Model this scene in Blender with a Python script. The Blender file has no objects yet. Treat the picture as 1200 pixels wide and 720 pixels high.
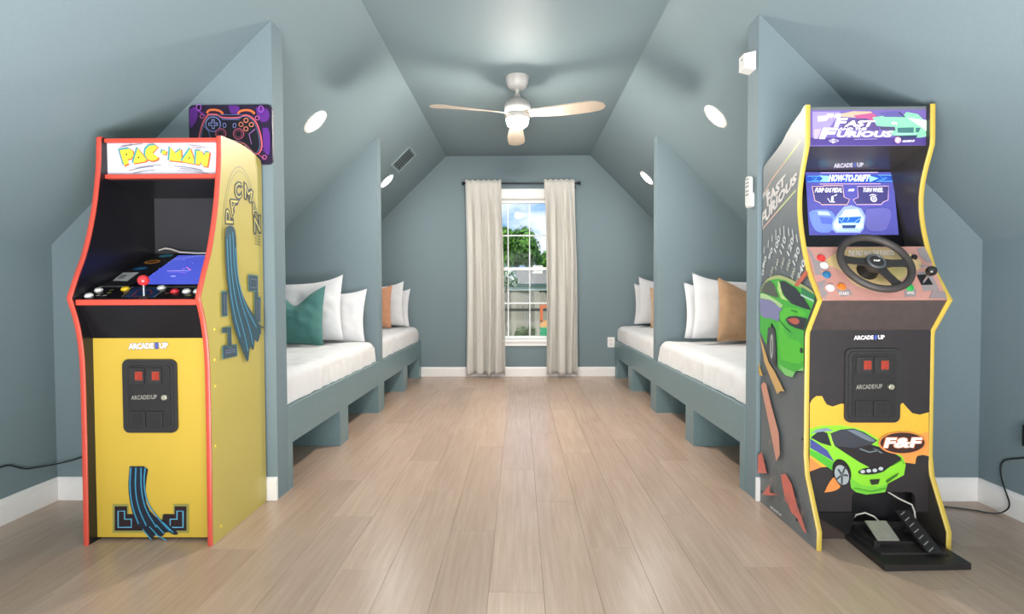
import bpy, bmesh, math, random
from mathutils import Vector, Matrix, noise
random.seed(7)
C = bpy.context.scene.collection
SC = bpy.context.scene
PI = math.pi

# ------------------------------------------------------------------ camera
CAMH = 0.97
cd = bpy.data.cameras.new('camera'); cam = bpy.data.objects.new('camera', cd); C.objects.link(cam)
cd.sensor_width = 36.0; cd.lens = 666.0 / 1200.0 * 36.0; cd.clip_start = 0.05; cd.clip_end = 300
_y, _p, _r = 0.0138, -0.0268, -0.0037
_f = Vector((-math.sin(_y) * math.cos(_p), math.cos(_y) * math.cos(_p), math.sin(_p)))
_ri = Vector((math.cos(_y), math.sin(_y), 0)); _u = _ri.cross(_f)
_r2 = _ri * math.cos(_r) + _u * math.sin(_r); _u2 = -_ri * math.sin(_r) + _u * math.cos(_r)
cam.matrix_world = Matrix(((_r2.x, _u2.x, -_f.x, 0), (_r2.y, _u2.y, -_f.y, 0), (_r2.z, _u2.z, -_f.z, CAMH), (0, 0, 0, 1)))
SC.camera = cam
SC.view_settings.view_transform = 'Standard'; SC.view_settings.look = 'None'
SC.view_settings.gamma = 1; SC.view_settings.use_curve_mapping = False
SC.view_settings.exposure = 0.52

# ------------------------------------------------------------------ sky, sun, added fill lamps
LENS = 120.0          # radiance of the recessed lamps
w = bpy.data.worlds.new('sky'); SC.world = w; w.use_nodes = True
nt = w.node_tree; nt.nodes.clear()
tc = nt.nodes.new('ShaderNodeTexCoord'); mp = nt.nodes.new('ShaderNodeMapping'); mp.inputs['Scale'].default_value = (1, 1, 2.2)
no = nt.nodes.new('ShaderNodeTexNoise'); no.inputs['Scale'].default_value = 9.0; no.inputs['Detail'].default_value = 7
cr = nt.nodes.new('ShaderNodeValToRGB'); cr.color_ramp.elements[0].position = .42; cr.color_ramp.elements[1].position = .62
cr.color_ramp.elements[0].color = (.22, .42, .80, 1); cr.color_ramp.elements[1].color = (.82, .86, .92, 1)
bg = nt.nodes.new('ShaderNodeBackground'); bg.inputs['Strength'].default_value = 1.0
ow = nt.nodes.new('ShaderNodeOutputWorld')
nt.links.new(tc.outputs['Generated'], mp.inputs['Vector']); nt.links.new(mp.outputs['Vector'], no.inputs['Vector'])
nt.links.new(no.outputs['Fac'], cr.inputs['Fac']); nt.links.new(cr.outputs['Color'], bg.inputs['Color']); nt.links.new(bg.outputs['Background'], ow.inputs['Surface'])
sd = bpy.data.lights.new('sun', 'SUN'); sd.energy = 3.0; sd.angle = .01; sd.color = (1, .95, .86)
so = bpy.data.objects.new('sun', sd); C.objects.link(so); so.rotation_euler = (math.radians(48), math.radians(8), math.radians(-25))
# added fill lamp behind the camera, standing in for gable window light
ad = bpy.data.lights.new('rear_fill', 'AREA'); ad.shape = 'RECTANGLE'; ad.size = .9; ad.size_y = 1.5; ad.energy = 60; ad.color = (1, .99, .97)
ao = bpy.data.objects.new('rear_fill', ad); C.objects.link(ao); ao.location = (0, -3.10, 1.35); ao.rotation_euler = (math.radians(90), 0, 0)

# fill lamps added to lift slopes and ceiling: behind the camera, above the fan hub
bd_ = bpy.data.lights.new('floor_fill', 'AREA'); bd_.shape = 'RECTANGLE'; bd_.size = 2.4; bd_.size_y = 1.6; bd_.energy = 200; bd_.color = (1, .98, .96)
bo_ = bpy.data.objects.new('floor_fill', bd_); C.objects.link(bo_); bo_.location = (0, -.1, .12); bo_.rotation_euler = (math.radians(180 - 10), 0, 0)
ud = bpy.data.lights.new('fan_fill', 'AREA'); ud.shape = 'DISK'; ud.size = .22; ud.energy = 1.0; ud.color = (1, .97, .94)
uo = bpy.data.objects.new('fan_fill', ud); C.objects.link(uo); uo.location = (-.013, 4.13, 2.263); uo.rotation_euler = (math.radians(180), 0, 0)

# ------------------------------------------------------------------ materials
def lin(c):
    if isinstance(c, str):
        c = c.lstrip('#'); c = [int(c[i:i + 2], 16) / 255 for i in (0, 2, 4)]
    return tuple((x / 12.92 if x <= .04045 else ((x + .055) / 1.055) ** 2.4) for x in c) + (1,)
_mc = {}
def M(col, rough=.5, metal=0, var=.06, scale=30, bump=0, emit=0, coat=0, spec=.5, stretch=None, sheen=0):
    key = (str(col), rough, metal, var, scale, bump, emit, coat, spec, stretch, sheen)
    if key in _mc: return _mc[key]
    m = bpy.data.materials.new('paint' + str(len(_mc))); m.use_nodes = True
    n = m.node_tree; b = n.nodes['Principled BSDF']; c = lin(col)
    b.inputs['Roughness'].default_value = rough; b.inputs['Metallic'].default_value = metal
    b.inputs['Coat Weight'].default_value = coat; b.inputs['Coat Roughness'].default_value = .12
    b.inputs['Specular IOR Level'].default_value = spec
    b.inputs['Sheen Weight'].default_value = sheen
    t = n.nodes.new('ShaderNodeTexCoord'); mpp = n.nodes.new('ShaderNodeMapping')
    if stretch: mpp.inputs['Scale'].default_value = stretch
    nn = n.nodes.new('ShaderNodeTexNoise'); nn.inputs['Scale'].default_value = scale; nn.inputs['Detail'].default_value = 4
    n.links.new(t.outputs['Object'], mpp.inputs['Vector']); n.links.new(mpp.outputs['Vector'], nn.inputs['Vector'])
    r = n.nodes.new('ShaderNodeValToRGB'); e = r.color_ramp.elements
    e[0].position = .3; e[1].position = .7
    e[0].color = tuple(x * (1 - var) for x in c[:3]) + (1,); e[1].color = tuple(min(1, x * (1 + var)) for x in c[:3]) + (1,)
    n.links.new(nn.outputs['Fac'], r.inputs['Fac']); n.links.new(r.outputs['Color'], b.inputs['Base Color'])
    if emit:
        n.links.new(r.outputs['Color'], b.inputs['Emission Color']); b.inputs['Emission Strength'].default_value = emit
    if bump:
        bn = n.nodes.new('ShaderNodeBump'); bn.inputs['Strength'].default_value = bump; bn.inputs['Distance'].default_value = .01
        n.links.new(nn.outputs['Fac'], bn.inputs['Height']); n.links.new(bn.outputs['Normal'], b.inputs['Normal'])
    _mc[key] = m
    return m
WALL = '#77878d'
wall_m = M(WALL, .62, spec=.2, var=.03, scale=120, bump=.04)
bed_m = M('#6f878c', .38, var=.05, scale=40, bump=.03)
white_m = M('#ece9e6', .35, var=.02)
def plank_material():
    m = bpy.data.materials.new('oak_plank'); m.use_nodes = True; n = m.node_tree; b = n.nodes['Principled BSDF']
    t = n.nodes.new('ShaderNodeTexCoord'); oi = n.nodes.new('ShaderNodeObjectInfo')
    ad_ = n.nodes.new('ShaderNodeVectorMath'); ad_.operation = 'ADD'; mu = n.nodes.new('ShaderNodeVectorMath'); mu.operation = 'SCALE'; mu.inputs['Scale'].default_value = 3.1
    n.links.new(oi.outputs['Location'], mu.inputs[0]); n.links.new(t.outputs['Object'], ad_.inputs[0]); n.links.new(mu.outputs[0], ad_.inputs[1])
    mp1 = n.nodes.new('ShaderNodeMapping'); mp1.inputs['Scale'].default_value = (26, 1.1, 1)
    n1 = n.nodes.new('ShaderNodeTexNoise'); n1.inputs['Scale'].default_value = 2.2; n1.inputs['Detail'].default_value = 9; n1.inputs['Roughness'].default_value = .65
    mp2 = n.nodes.new('ShaderNodeMapping'); mp2.inputs['Scale'].default_value = (3.5, .8, 1)
    n2 = n.nodes.new('ShaderNodeTexNoise'); n2.inputs['Scale'].default_value = 1.6; n2.inputs['Detail'].default_value = 4; n2.inputs['Distortion'].default_value = .7
    n.links.new(ad_.outputs[0], mp1.inputs['Vector']); n.links.new(ad_.outputs[0], mp2.inputs['Vector'])
    n.links.new(mp1.outputs[0], n1.inputs['Vector']); n.links.new(mp2.outputs[0], n2.inputs['Vector'])
    r1 = n.nodes.new('ShaderNodeValToRGB'); r1.color_ramp.elements[0].position = .30; r1.color_ramp.elements[1].position = .68
    r1.color_ramp.elements[0].color = lin('#aa8d79'); r1.color_ramp.elements[1].color = lin('#c9ae9b')
    r2 = n.nodes.new('ShaderNodeValToRGB'); r2.color_ramp.elements[0].position = .3; r2.color_ramp.elements[1].position = .75
    r2.color_ramp.elements[0].color = lin('#b19682'); r2.color_ramp.elements[1].color = lin('#c2a893')
    mx = n.nodes.new('ShaderNodeMix'); mx.data_type = 'RGBA'; mx.inputs['Factor'].default_value = .5
    n.links.new(n1.outputs['Fac'], r1.inputs['Fac']); n.links.new(n2.outputs['Fac'], r2.inputs['Fac'])
    n.links.new(r1.outputs[0], mx.inputs[6]); n.links.new(r2.outputs[0], mx.inputs[7])
    hs = n.nodes.new('ShaderNodeHueSaturation'); mr = n.nodes.new('ShaderNodeMapRange'); mr.inputs['To Min'].default_value = .93; mr.inputs['To Max'].default_value = 1.06
    n.links.new(oi.outputs['Random'], mr.inputs['Value']); n.links.new(mr.outputs[0], hs.inputs['Value']); n.links.new(mx.outputs[2], hs.inputs['Color'])
    n.links.new(hs.outputs[0], b.inputs['Base Color']); b.inputs['Roughness'].default_value = .27
    bn = n.nodes.new('ShaderNodeBump'); bn.inputs['Strength'].default_value = .10; bn.inputs['Distance'].default_value = .004
    n.links.new(n1.outputs['Fac'], bn.inputs['Height']); n.links.new(bn.outputs[0], b.inputs['Normal'])
    return m
def glass_material():
    m = bpy.data.materials.new('window_glass'); m.use_nodes = True; n = m.node_tree; n.nodes.clear()
    o = n.nodes.new('ShaderNodeOutputMaterial'); mx = n.nodes.new('ShaderNodeMixShader'); tr = n.nodes.new('ShaderNodeBsdfTransparent'); gl = n.nodes.new('ShaderNodeBsdfGlossy')
    fr = n.nodes.new('ShaderNodeFresnel'); fr.inputs['IOR'].default_value = 1.10; gl.inputs['Roughness'].default_value = .02
    tr.inputs['Color'].default_value = (.93, .96, .96, 1)
    n.links.new(fr.outputs[0], mx.inputs[0]); n.links.new(tr.outputs[0], mx.inputs[1]); n.links.new(gl.outputs[0], mx.inputs[2]); n.links.new(mx.outputs[0], o.inputs[0])
    return m

# ------------------------------------------------------------------ mesh helpers
WO = {}
def meta(o, label=None, cat=None, group=None, kind=None):
    if label: o['label'] = label
    if cat: o['category'] = cat
    if group: o['group'] = group
    if kind: o['kind'] = kind
    return o
def empty(name, loc, label=None, cat=None, group=None, kind=None):
    o = bpy.data.objects.new(name, None); C.objects.link(o); o.location = loc; o.empty_display_size = .1
    WO[o.name] = Vector(loc)
    return meta(o, label, cat, group, kind)
def link_mesh(name, me, origin, parent=None):
    o = bpy.data.objects.new(name, me); C.objects.link(o); origin = Vector(origin)
    if parent is not None:
        o.parent = parent; o.location = origin - WO[parent.name]
    else: o.location = origin
    WO[o.name] = origin
    return o
class B:
    def __init__(s): s.v = []; s.f = []; s.m = []; s.mats = []
    def mi(s, m):
        if m not in s.mats: s.mats.append(m)
        return s.mats.index(m)
    def add(s, vs, fs, m):
        k = len(s.v); i = s.mi(m); s.v += [tuple(p) for p in vs]
        for f in fs: s.f.append(tuple(k + q for q in f)); s.m.append(i)
        return s
    def box(s, x0, x1, y0, y1, z0, z1, m):
        vs = [(x, y, z) for x in (x0, x1) for y in (y0, y1) for z in (z0, z1)]
        return s.add(vs, [(0, 1, 3, 2), (4, 6, 7, 5), (0, 4, 5, 1), (2, 3, 7, 6), (0, 2, 6, 4), (1, 5, 7, 3)], m)
    def prism(s, pts, fn0, fn1, m, caps=True, side_m=None):
        n = len(pts); vs = [fn0(*p) for p in pts] + [fn1(*p) for p in pts]
        tris = tess(pts) if caps else []
        fs = [t for t in tris] + [tuple(n + q for q in reversed(t)) for t in tris]
        s.add(vs, fs, m)
        s.add(vs, [(i, (i + 1) % n, n + (i + 1) % n, n + i) for i in range(n)], side_m or m)
        return s
    def tube(s, path, r, m, seg=8, cap=True):
        path = [Vector(p) for p in path]; n = len(path); rr = r if isinstance(r, (list, tuple)) else [r] * n
        vs = []; prev = None
        for i, p in enumerate(path):
            d = (path[min(i + 1, n - 1)] - path[max(i - 1, 0)]).normalized()
            if prev is None:
                a = Vector((0, 0, 1)) if abs(d.z) < .9 else Vector((1, 0, 0)); e = d.cross(a).normalized()
            else:
                e = (prev - d * prev.dot(d)).normalized()
            prev = e; g = d.cross(e)
            for k in range(seg):
                t = 2 * PI * k / seg; vs.append(p + (e * math.cos(t) + g * math.sin(t)) * rr[i])
        fs = [(i * seg + k, i * seg + (k + 1) % seg, (i + 1) * seg + (k + 1) % seg, (i + 1) * seg + k) for i in range(n - 1) for k in range(seg)]
        if cap: fs += [tuple(range(seg))[::-1], tuple((n - 1) * seg + k for k in range(seg))]
        return s.add(vs, fs, m)
    def lathe(s, prof, o, m, axis=(0, 0, 1), seg=28, caps=True):
        ax = Vector(axis).normalized(); a = Vector((1, 0, 0)) if abs(ax.x) < .9 else Vector((0, 1, 0)); e = ax.cross(a).normalized(); g = ax.cross(e); o = Vector(o)
        vs = []
        for r, h in prof:
            for k in range(seg):
                t = 2 * PI * k / seg; vs.append(o + ax * h + (e * math.cos(t) + g * math.sin(t)) * max(r, 1e-5))
        n = len(prof)
        fs = [(i * seg + k, i * seg + (k + 1) % seg, (i + 1) * seg + (k + 1) % seg, (i + 1) * seg + k) for i in range(n - 1) for k in range(seg)]
        if caps: fs += [tuple(range(seg)), tuple((n - 1) * seg + k for k in range(seg))]
        return s.add(vs, fs, m)
    def torus(s, o, ax, R, r, m, seg=48, rs=12, a0=0, a1=2 * PI, e=None):
        ax = Vector(ax).normalized(); e = (Vector(e) if e else ax.cross(Vector((1, 0, 0)))).normalized(); g = ax.cross(e)
        vs = []; full = abs(a1 - a0 - 2 * PI) < 1e-6; n = seg if full else seg + 1
        for i in range(n):
            t = a0 + (a1 - a0) * i / seg; d = e * math.cos(t) + g * math.sin(t)
            for k in range(rs):
                q = 2 * PI * k / rs; vs.append(Vector(o) + d * (R + r * math.cos(q)) + ax * r * math.sin(q))
        fs = [(i * rs + k, i * rs + (k + 1) % rs, ((i + 1) % n) * rs + (k + 1) % rs, ((i + 1) % n) * rs + k) for i in range(seg) for k in range(rs)]
        return s.add(vs, fs, m)
    def build(s, name, parent=None, smooth=False, bevel=0, origin=None, weld=False):
        xs, ys, zs = zip(*s.v)
        if origin is None: origin = ((min(xs) + max(xs)) / 2, (min(ys) + max(ys)) / 2, min(zs))
        ox, oy, oz = origin
        me = bpy.data.meshes.new(name); me.from_pydata([(x - ox, y - oy, z - oz) for x, y, z in s.v], [], s.f)
        for m in s.mats: me.materials.append(m)
        me.polygons.foreach_set('material_index', s.m)
        bm = bmesh.new(); bm.from_mesh(me)
        if weld: bmesh.ops.remove_doubles(bm, verts=bm.verts, dist=1e-5)
        bmesh.ops.recalc_face_normals(bm, faces=bm.faces); bm.to_mesh(me); bm.free()
        if smooth:
            me.polygons.foreach_set('use_smooth', [True] * len(me.polygons))
            try: me.set_sharp_from_angle(angle=math.radians(40))
            except Exception: pass
        o = link_mesh(name, me, origin, parent)
        if bevel:
            md = o.modifiers.new('bevel', 'BEVEL'); md.width = bevel; md.segments = 2; md.limit_method = 'ANGLE'; md.angle_limit = math.radians(50)
        return o
def tess(pts):
    from mathutils.geometry import tessellate_polygon
    return [tuple(t) for t in tessellate_polygon([[Vector((p[0], p[1], 0)) for p in pts]])]
def chaikin(pts, it=2):
    for _ in range(it):
        q = [pts[0]]
        for a, b in zip(pts[:-1], pts[1:]):
            q.append((a[0] * .75 + b[0] * .25, a[1] * .75 + b[1] * .25)); q.append((a[0] * .25 + b[0] * .75, a[1] * .25 + b[1] * .75))
        q.append(pts[-1]); pts = q
    return pts
def rrect(x0, x1, z0, z1, r, n=5):
    out = []
    for cx, cz, a in ((x1 - r, z1 - r, 0), (x0 + r, z1 - r, 90), (x0 + r, z0 + r, 180), (x1 - r, z0 + r, 270)):
        for k in range(n + 1):
            t = math.radians(a + 90 * k / n); out.append((cx + r * math.cos(t), cz + r * math.sin(t)))
    return out
# planes that carry print: (u, v, height above the surface) -> world
PLANES = {
    'PF': lambda u, v, o: (u, 2.185 - o, v), 'PS': lambda u, v, o: (-1.1815 + o, min(u, 2.6035), v), 'PM': lambda u, v, o: (u, 2.285 - o, v),
    'PD': lambda u, v, o: (u, v - .392 * o, .947 + (v - 2.105) * .4258 + .92 * o),
    'FP': lambda u, v, o: (u, 2.206 - o, v), 'FS': lambda u, v, o: (1.104 - o, min(u, 2.6065), v), 'FM': lambda u, v, o: (u, 2.25 - o, v),
    'FC': lambda u, v, o: (u, 2.36 + (v - 1.15) * .303 - .957 * o, v + .29 * o),
    'FK': lambda u, v, o: (u, 2.122 + (v - .933) * .595 - .859 * o, v + .511 * o),
    'FB': lambda u, v, o: (u, v - .249 * o, 1.534 - (v - 2.25) * .257 - .968 * o),
    'PO': lambda u, v, o: (u, 2.612 - o, v)}
_tx = {}
def text_mesh(s, bold):
    if (s, bold) in _tx: return _tx[(s, bold)]
    cu = bpy.data.curves.new('t', 'FONT'); cu.body = s; cu.size = 1; cu.offset = bold; cu.resolution_u = 2; cu.fill_mode = 'FRONT'
    ob = bpy.data.objects.new('t', cu); C.objects.link(ob)
    dg = bpy.context.evaluated_depsgraph_get(); me = bpy.data.meshes.new_from_object(ob.evaluated_get(dg))
    vs = [tuple(v.co) for v in me.vertices]; fs = [tuple(p.vertices) for p in me.polygons]
    bpy.data.objects.remove(ob); bpy.data.curves.remove(cu); bpy.data.meshes.remove(me)
    x0 = min(v[0] for v in vs); x1 = max(v[0] for v in vs); y0 = min(v[1] for v in vs); y1 = max(v[1] for v in vs)
    r = ([((v[0] - x0) / (x1 - x0), (v[1] - y0) / (y1 - y0)) for v in vs], fs)
    _tx[(s, bold)] = r
    return r
class Art(B):
    """flat print on a real surface: coloured shapes and lettering in the surface's own metres"""
    def __init__(s, plane, rough=.3, emit=0, base=.0004, step=.00022):
        super().__init__(); s.P = PLANES[plane]; s.r = rough; s.e = emit; s.l = base; s.st = step; s.n = 0
    def mt(s, c): return M(c, s.r, var=.03, scale=60, emit=s.e)
    def nxt(s): s.n += 1; return s.l + s.n * s.st
    def poly(s, pts, c, smooth=0):
        if smooth: pts = chaikin(list(pts) + [pts[0]], smooth)[:-1]
        o = s.nxt(); return s.add([s.P(u, v, o) for u, v in pts], tess(pts), s.mt(c))
    def line(s, pts, wd, c, close=False, smooth=0):
        pts = list(pts)
        if close: pts.append(pts[0])
        if smooth: pts = chaikin(pts, smooth)
        o = s.nxt(); vs = []; n = len(pts)
        for i, p in enumerate(pts):
            if close and i in (0, n - 1): a, b = pts[-2], pts[1]
            else: a, b = pts[max(i - 1, 0)], pts[min(i + 1, n - 1)]
            dx, dy = b[0] - a[0], b[1] - a[1]; L = math.hypot(dx, dy) or 1
            nx, ny = -dy / L * wd / 2, dx / L * wd / 2
            vs += [s.P(p[0] + nx, p[1] + ny, o), s.P(p[0] - nx, p[1] - ny, o)]
        return s.add(vs, [(2 * i, 2 * i + 1, 2 * i + 3, 2 * i + 2) for i in range(n - 1)], s.mt(c))
    def ell(s, c0, rx, ry, c, n=24, ring=0, rot=0, a0=0, a1=360):
        cu, cv = c0; ca, sa = math.cos(rot), math.sin(rot)
        pts = []
        for k in range(n + (1 if a1 - a0 < 360 else 0)):
            t = math.radians(a0 + (a1 - a0) * k / n); x, y = rx * math.cos(t), ry * math.sin(t); pts.append((cu + x * ca - y * sa, cv + x * sa + y * ca))
        if ring: return s.line(pts, ring, c, close=(a1 - a0 >= 360))
        return s.poly(pts, c)
    def text(s, st, quad, c, bold=.02, grow=0, out=None):
        if out: s.text(st, quad, out, bold + .03, grow=.06)
        vs, fs = text_mesh(st, bold); o = s.nxt(); tl, tr, br, bl = quad; res = []
        for a, b in vs:
            a = a * (1 + 2 * grow / max(1, len(st) * .7)) - grow / max(1, len(st) * .7); b = b * (1 + 2 * grow) - grow
            u = (1 - b) * ((1 - a) * bl[0] + a * br[0]) + b * ((1 - a) * tl[0] + a * tr[0])
            v = (1 - b) * ((1 - a) * bl[1] + a * br[1]) + b * ((1 - a) * tl[1] + a * tr[1])
            res.append(s.P(u, v, o))
        return s.add(res, fs, s.mt(c))
def logo(A, quad, c, out=None, num='#4656a6'):
    tl, tr, br, bl = quad; L = lambda p, q, t: (p[0] + (q[0] - p[0]) * t, p[1] + (q[1] - p[1]) * t)
    for st, a, b_, cc in (('ARCADE', 0, .64, c), ('1', .67, .75, num), ('UP', .78, 1, c)):
        q = [L(tl, tr, a), L(tl, tr, b_), L(bl, br, b_), L(bl, br, a)]
        A.text(st, q, cc, .015 if st == '1' else .055, out=out)

# ------------------------------------------------------------------ room dimensions
YB, YR = 6.50, -3.2                     # far gable wall, rear gable wall
XL, XR, ZK = -2.18, 2.108, 1.197        # knee walls
XCL, XCR, ZC = -.834, .801, 2.515       # flat ceiling
YP0, YP1 = 2.624, 2.744                 # near partitions
YM0, YM1 = 4.567, 4.680                 # middle partitions
PXL, PXR = -1.136, 1.088                # aisle ends of partitions
def zl(x): return ZC - (XCL - x) * (ZC - ZK) / (XCL - XL)
def zr(x): return ZC - (x - XCR) * (ZC - ZK) / (XR - XCR)
def structure(b, name, **k): return meta(b.build(name, **k), kind='structure')

# ------------------------------------------------------------------ floor of separate planks
fl = B().box(XL - .1, XR + .1, YR - .1, YB + .1, -.10, -.006, M('#6d5640', .8)); floor = structure(fl, 'floor')
pm = plank_material(); PW = .178; PLN = 1.26
full = None; col = 0; x = XL - .06
while x < XR:
    y = 1.15 - (col * .47 % PLN); ya = y
    y = ya
    while y < YB:
        y1 = min(y + PLN, YB + .02); y0 = y
        wd = min(PW, XR + .02 - x)
        isfull = (y1 - y0 > PLN - 1e-4 and wd > PW - 1e-4)
        if isfull and full is not None:
            o = link_mesh('plank', full, (x + PW / 2, y0 + PLN / 2, -.006), floor)
        else:
            g = .0003
            vs = [(x + g, y0 + g, -.006), (x + wd - g, y0 + g, -.006), (x + wd - g, y1 - g, -.006), (x + g, y1 - g, -.006),
                  (x + g, y0 + g, -.0008), (x + wd - g, y0 + g, -.0008), (x + wd - g, y1 - g, -.0008), (x + g, y1 - g, -.0008),
                  (x + 2.5 * g, y0 + 2.5 * g, 0), (x + wd - 2.5 * g, y0 + 2.5 * g, 0), (x + wd - 2.5 * g, y1 - 2.5 * g, 0), (x + 2.5 * g, y1 - 2.5 * g, 0)]
            fs = [(0, 1, 5, 4), (1, 2, 6, 5), (2, 3, 7, 6), (3, 0, 4, 7), (4, 5, 9, 8), (5, 6, 10, 9), (6, 7, 11, 10), (7, 4, 8, 11), (8, 9, 10, 11), (3, 2, 1, 0)]
            o = B().add(vs, fs, pm).build('plank', floor, origin=(x + wd / 2, (y0 + y1) / 2, -.006))
            if isfull: full = o.data
        y += PLN
    x += PW; col += 1
# boards behind the camera, one joined part
bb = B()
x = XL
while x < XR:
    bb.box(x + .0005, min(x + PW, XR) - .0005, YR, 1.15 - (int((x - XL + .06) / PW) * .47 % PLN) * 0 - PLN, -.006, 0, pm); x += PW
rp = bb.build('rear_planks', floor); rp['kind'] = 'stuff'

# ------------------------------------------------------------------ walls and ceilings
T = .12
structure(B().box(XCL, XCR, YR, YB, ZC, ZC + T, wall_m), 'ceiling')
structure(B().prism([(XCL, ZC), (XL, ZK), (XL - .09, ZK + .09), (XCL, ZC + .13)], lambda x, z: (x, YR, z), lambda x, z: (x, YB, z), wall_m), 'ceiling')
structure(B().prism([(XCR, ZC), (XR, ZK), (XR + .09, ZK + .09), (XCR, ZC + .13)], lambda x, z: (x, YR, z), lambda x, z: (x, YB, z), wall_m), 'ceiling')
structure(B().box(XL - T, XL, YR, YB, -.05, ZK + .09, wall_m), 'wall_left')
structure(B().box(XR, XR + T, YR, YB, -.05, ZK + .09, wall_m), 'wall_right')
def gable(name, y0, y1, wx0, wx1, wz0, wz1):
    b = B(); f0 = lambda x, z: (x, y0, z); f1 = lambda x, z: (x, y1, z)
    zt = lambda x: min(ZC, zl(x), zr(x)) + .04
    xs = [XL - .05, XCL, wx0, wx1, XCR, XR + .05]
    for a, c in zip(xs[:-1], xs[1:]):
        if a == wx0:
            b.prism([(a, -.05), (c, -.05), (c, wz0), (a, wz0)], f0, f1, wall_m); b.prism([(a, wz1), (c, wz1), (c, zt(c)), (a, zt(a))], f0, f1, wall_m)
        else: b.prism([(a, -.05), (c, -.05), (c, zt(c)), (a, zt(a))], f0, f1, wall_m)
    return structure(b, name)
WX0, WX1, WZ0, WZ1 = -.43, .412, .40, 2.045
gable('wall_back', YB, YB + .14, WX0, WX1, WZ0, WZ1)
gable('wall_front', YR - .14, YR, -.5, .5, .55, 2.15)
def partition(name, x0, x1, y0, y1, zf, s, zb=-.02):
    # the end towards the aisle is vertical, the top follows the slope
    pts = [(x0, zb), (x1, zb), (x1, zf(x1) + .03), (x0, zf(x0) + .03)]
    return structure(B().prism(pts, lambda x, z: (x, y0, z), lambda x, z: (x, y1, z), wall_m), name)
partition('wall_left_near', XL, PXL, YP0, YP1, zl, -1); partition('wall_right_near', PXR, XR, YP0, YP1, zr, 1)
partition('wall_left_middle', XL, -1.139, YM0, YM1, zl, -1, .4105); partition('wall_right_middle', 1.097, XR, YM0, YM1, zr, 1, .4105)
# baseboards
bm_ = M('#efecea', .35, var=.015)
BP = [(0, 0), (.014, 0), (.014, .085), (.009, .100), (.005, .108), (0, .108)]
def baseboard(name, fn, a, b_): structure(B().prism(BP, lambda d, z: fn(d, z, a), lambda d, z: fn(d, z, b_), bm_), name)
baseboard('baseboard_left', lambda d, z, t: (XL + d, t, z), YR, YP0); baseboard('baseboard_right', lambda d, z, t: (XR - d, t, z), YR, YP0)
baseboard('baseboard_left_near', lambda d, z, t: (t, YP0 - d, z), XL, PXL); baseboard('baseboard_right_near', lambda d, z, t: (t, YP0 - d, z), PXR, XR)
baseboard('baseboard_back', lambda d, z, t: (t, YB - d, z), PXL, PXR); baseboard('baseboard_front', lambda d, z, t: (t, YR + d, z), XL, XR)

# ------------------------------------------------------------------ windows
gm = glass_material(); fm = M('#f2f1ef', .3, var=.01)
def window(name, y, s, x0, x1, z0, z1, label, cols=3):
    # y: room face of the wall, s: +1 when outdoors lies towards +Y
    wn = empty(name, ((x0 + x1) / 2, y, z0), kind='structure'); wn['label'] = label
    def bx(nm, a, b_, d0, d1, c, d, par=wn, m=fm, bev=.002):
        ya, yb = sorted((y + s * d0, y + s * d1)); return B().box(a, b_, ya, yb, c, d, m).build(nm, par, bevel=bev)
    cw = .085
    bx('casing', x0 - cw, x0 + .012, -.018, .0, z0 - .02, z1 + cw); bx('casing', x1 - .012, x1 + cw, -.018, 0, z0 - .02, z1 + cw)
    bx('head_casing', x0 - cw - .01, x1 + cw + .01, -.024, 0, z1 - .012, z1 + .092)
    bx('sill', x0 - cw - .015, x1 + cw + .015, -.045, .03, z0 - .045 + .045, z0 + .025); bx('apron', x0 - cw, x1 + cw, -.016, 0, z0 - .05, z0)
    bx('jamb', x0, x0 + .02, 0, .13, z0 + .02, z1); bx('jamb', x1 - .02, x1, 0, .13, z0 + .02, z1); bx('jamb', x0 + .02, x1 - .02, 0, .13, z1 - .02, z1)
    zm = (z0 + z1) / 2 + .01
    for (a, b_, d, nm) in ((z0 + .025, zm + .018, .045, 'lower_sash'), (zm - .018, z1 - .02, .085, 'upper_sash')):
        q = B(); ya, yb = sorted((y + s * d, y + s * (d + .035))); st = .028
        q.box(x0 + .02, x0 + .02 + st, ya, yb, a, b_, fm).box(x1 - .02 - st, x1 - .02, ya, yb, a, b_, fm)
        q.box(x0 + .02 + st, x1 - .02 - st, ya, yb, a, a + .034, fm).box(x0 + .02 + st, x1 - .02 - st, ya, yb, b_ - .034, b_, fm)
        sash = q.build(nm, wn, bevel=.002)
        gx0, gx1 = x0 + .02 + st, x1 - .02 - st; gy = y + s * (d + .018)
        zmid = (a + b_) / 2
        for k in range(1, cols):
            xx_ = gx0 + (gx1 - gx0) * k / cols; B().box(xx_ - .0055, xx_ + .0055, gy - .009, gy + .009, a + .034, b_ - .034, fm).build('muntin', sash)
        for k in range(cols):
            u0 = gx0 + (gx1 - gx0) * k / cols + .007 * (k > 0); u1 = gx0 + (gx1 - gx0) * (k + 1) / cols - .007 * (k < cols - 1)
            B().box(u0, u1, gy - .009, gy + .009, zmid - .007, zmid + .007, fm).build('muntin', sash)
            for (c, e) in ((a + .034, zmid - .007), (zmid + .007, b_ - .034)): B().box(u0, u1, gy - .002, gy + .002, c, e, gm).build('pane', sash)
    return wn
window('window_1', YB, 1, WX0, WX1, WZ0, WZ1, 'white double-hung window between the curtains on the far wall')
window('window_added', YR, -1, -.5, .5, .55, 2.15, 'added white double-hung window on the unseen gable wall behind the camera')  # unseen window, added to go with the fill lamp behind the camera

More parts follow.
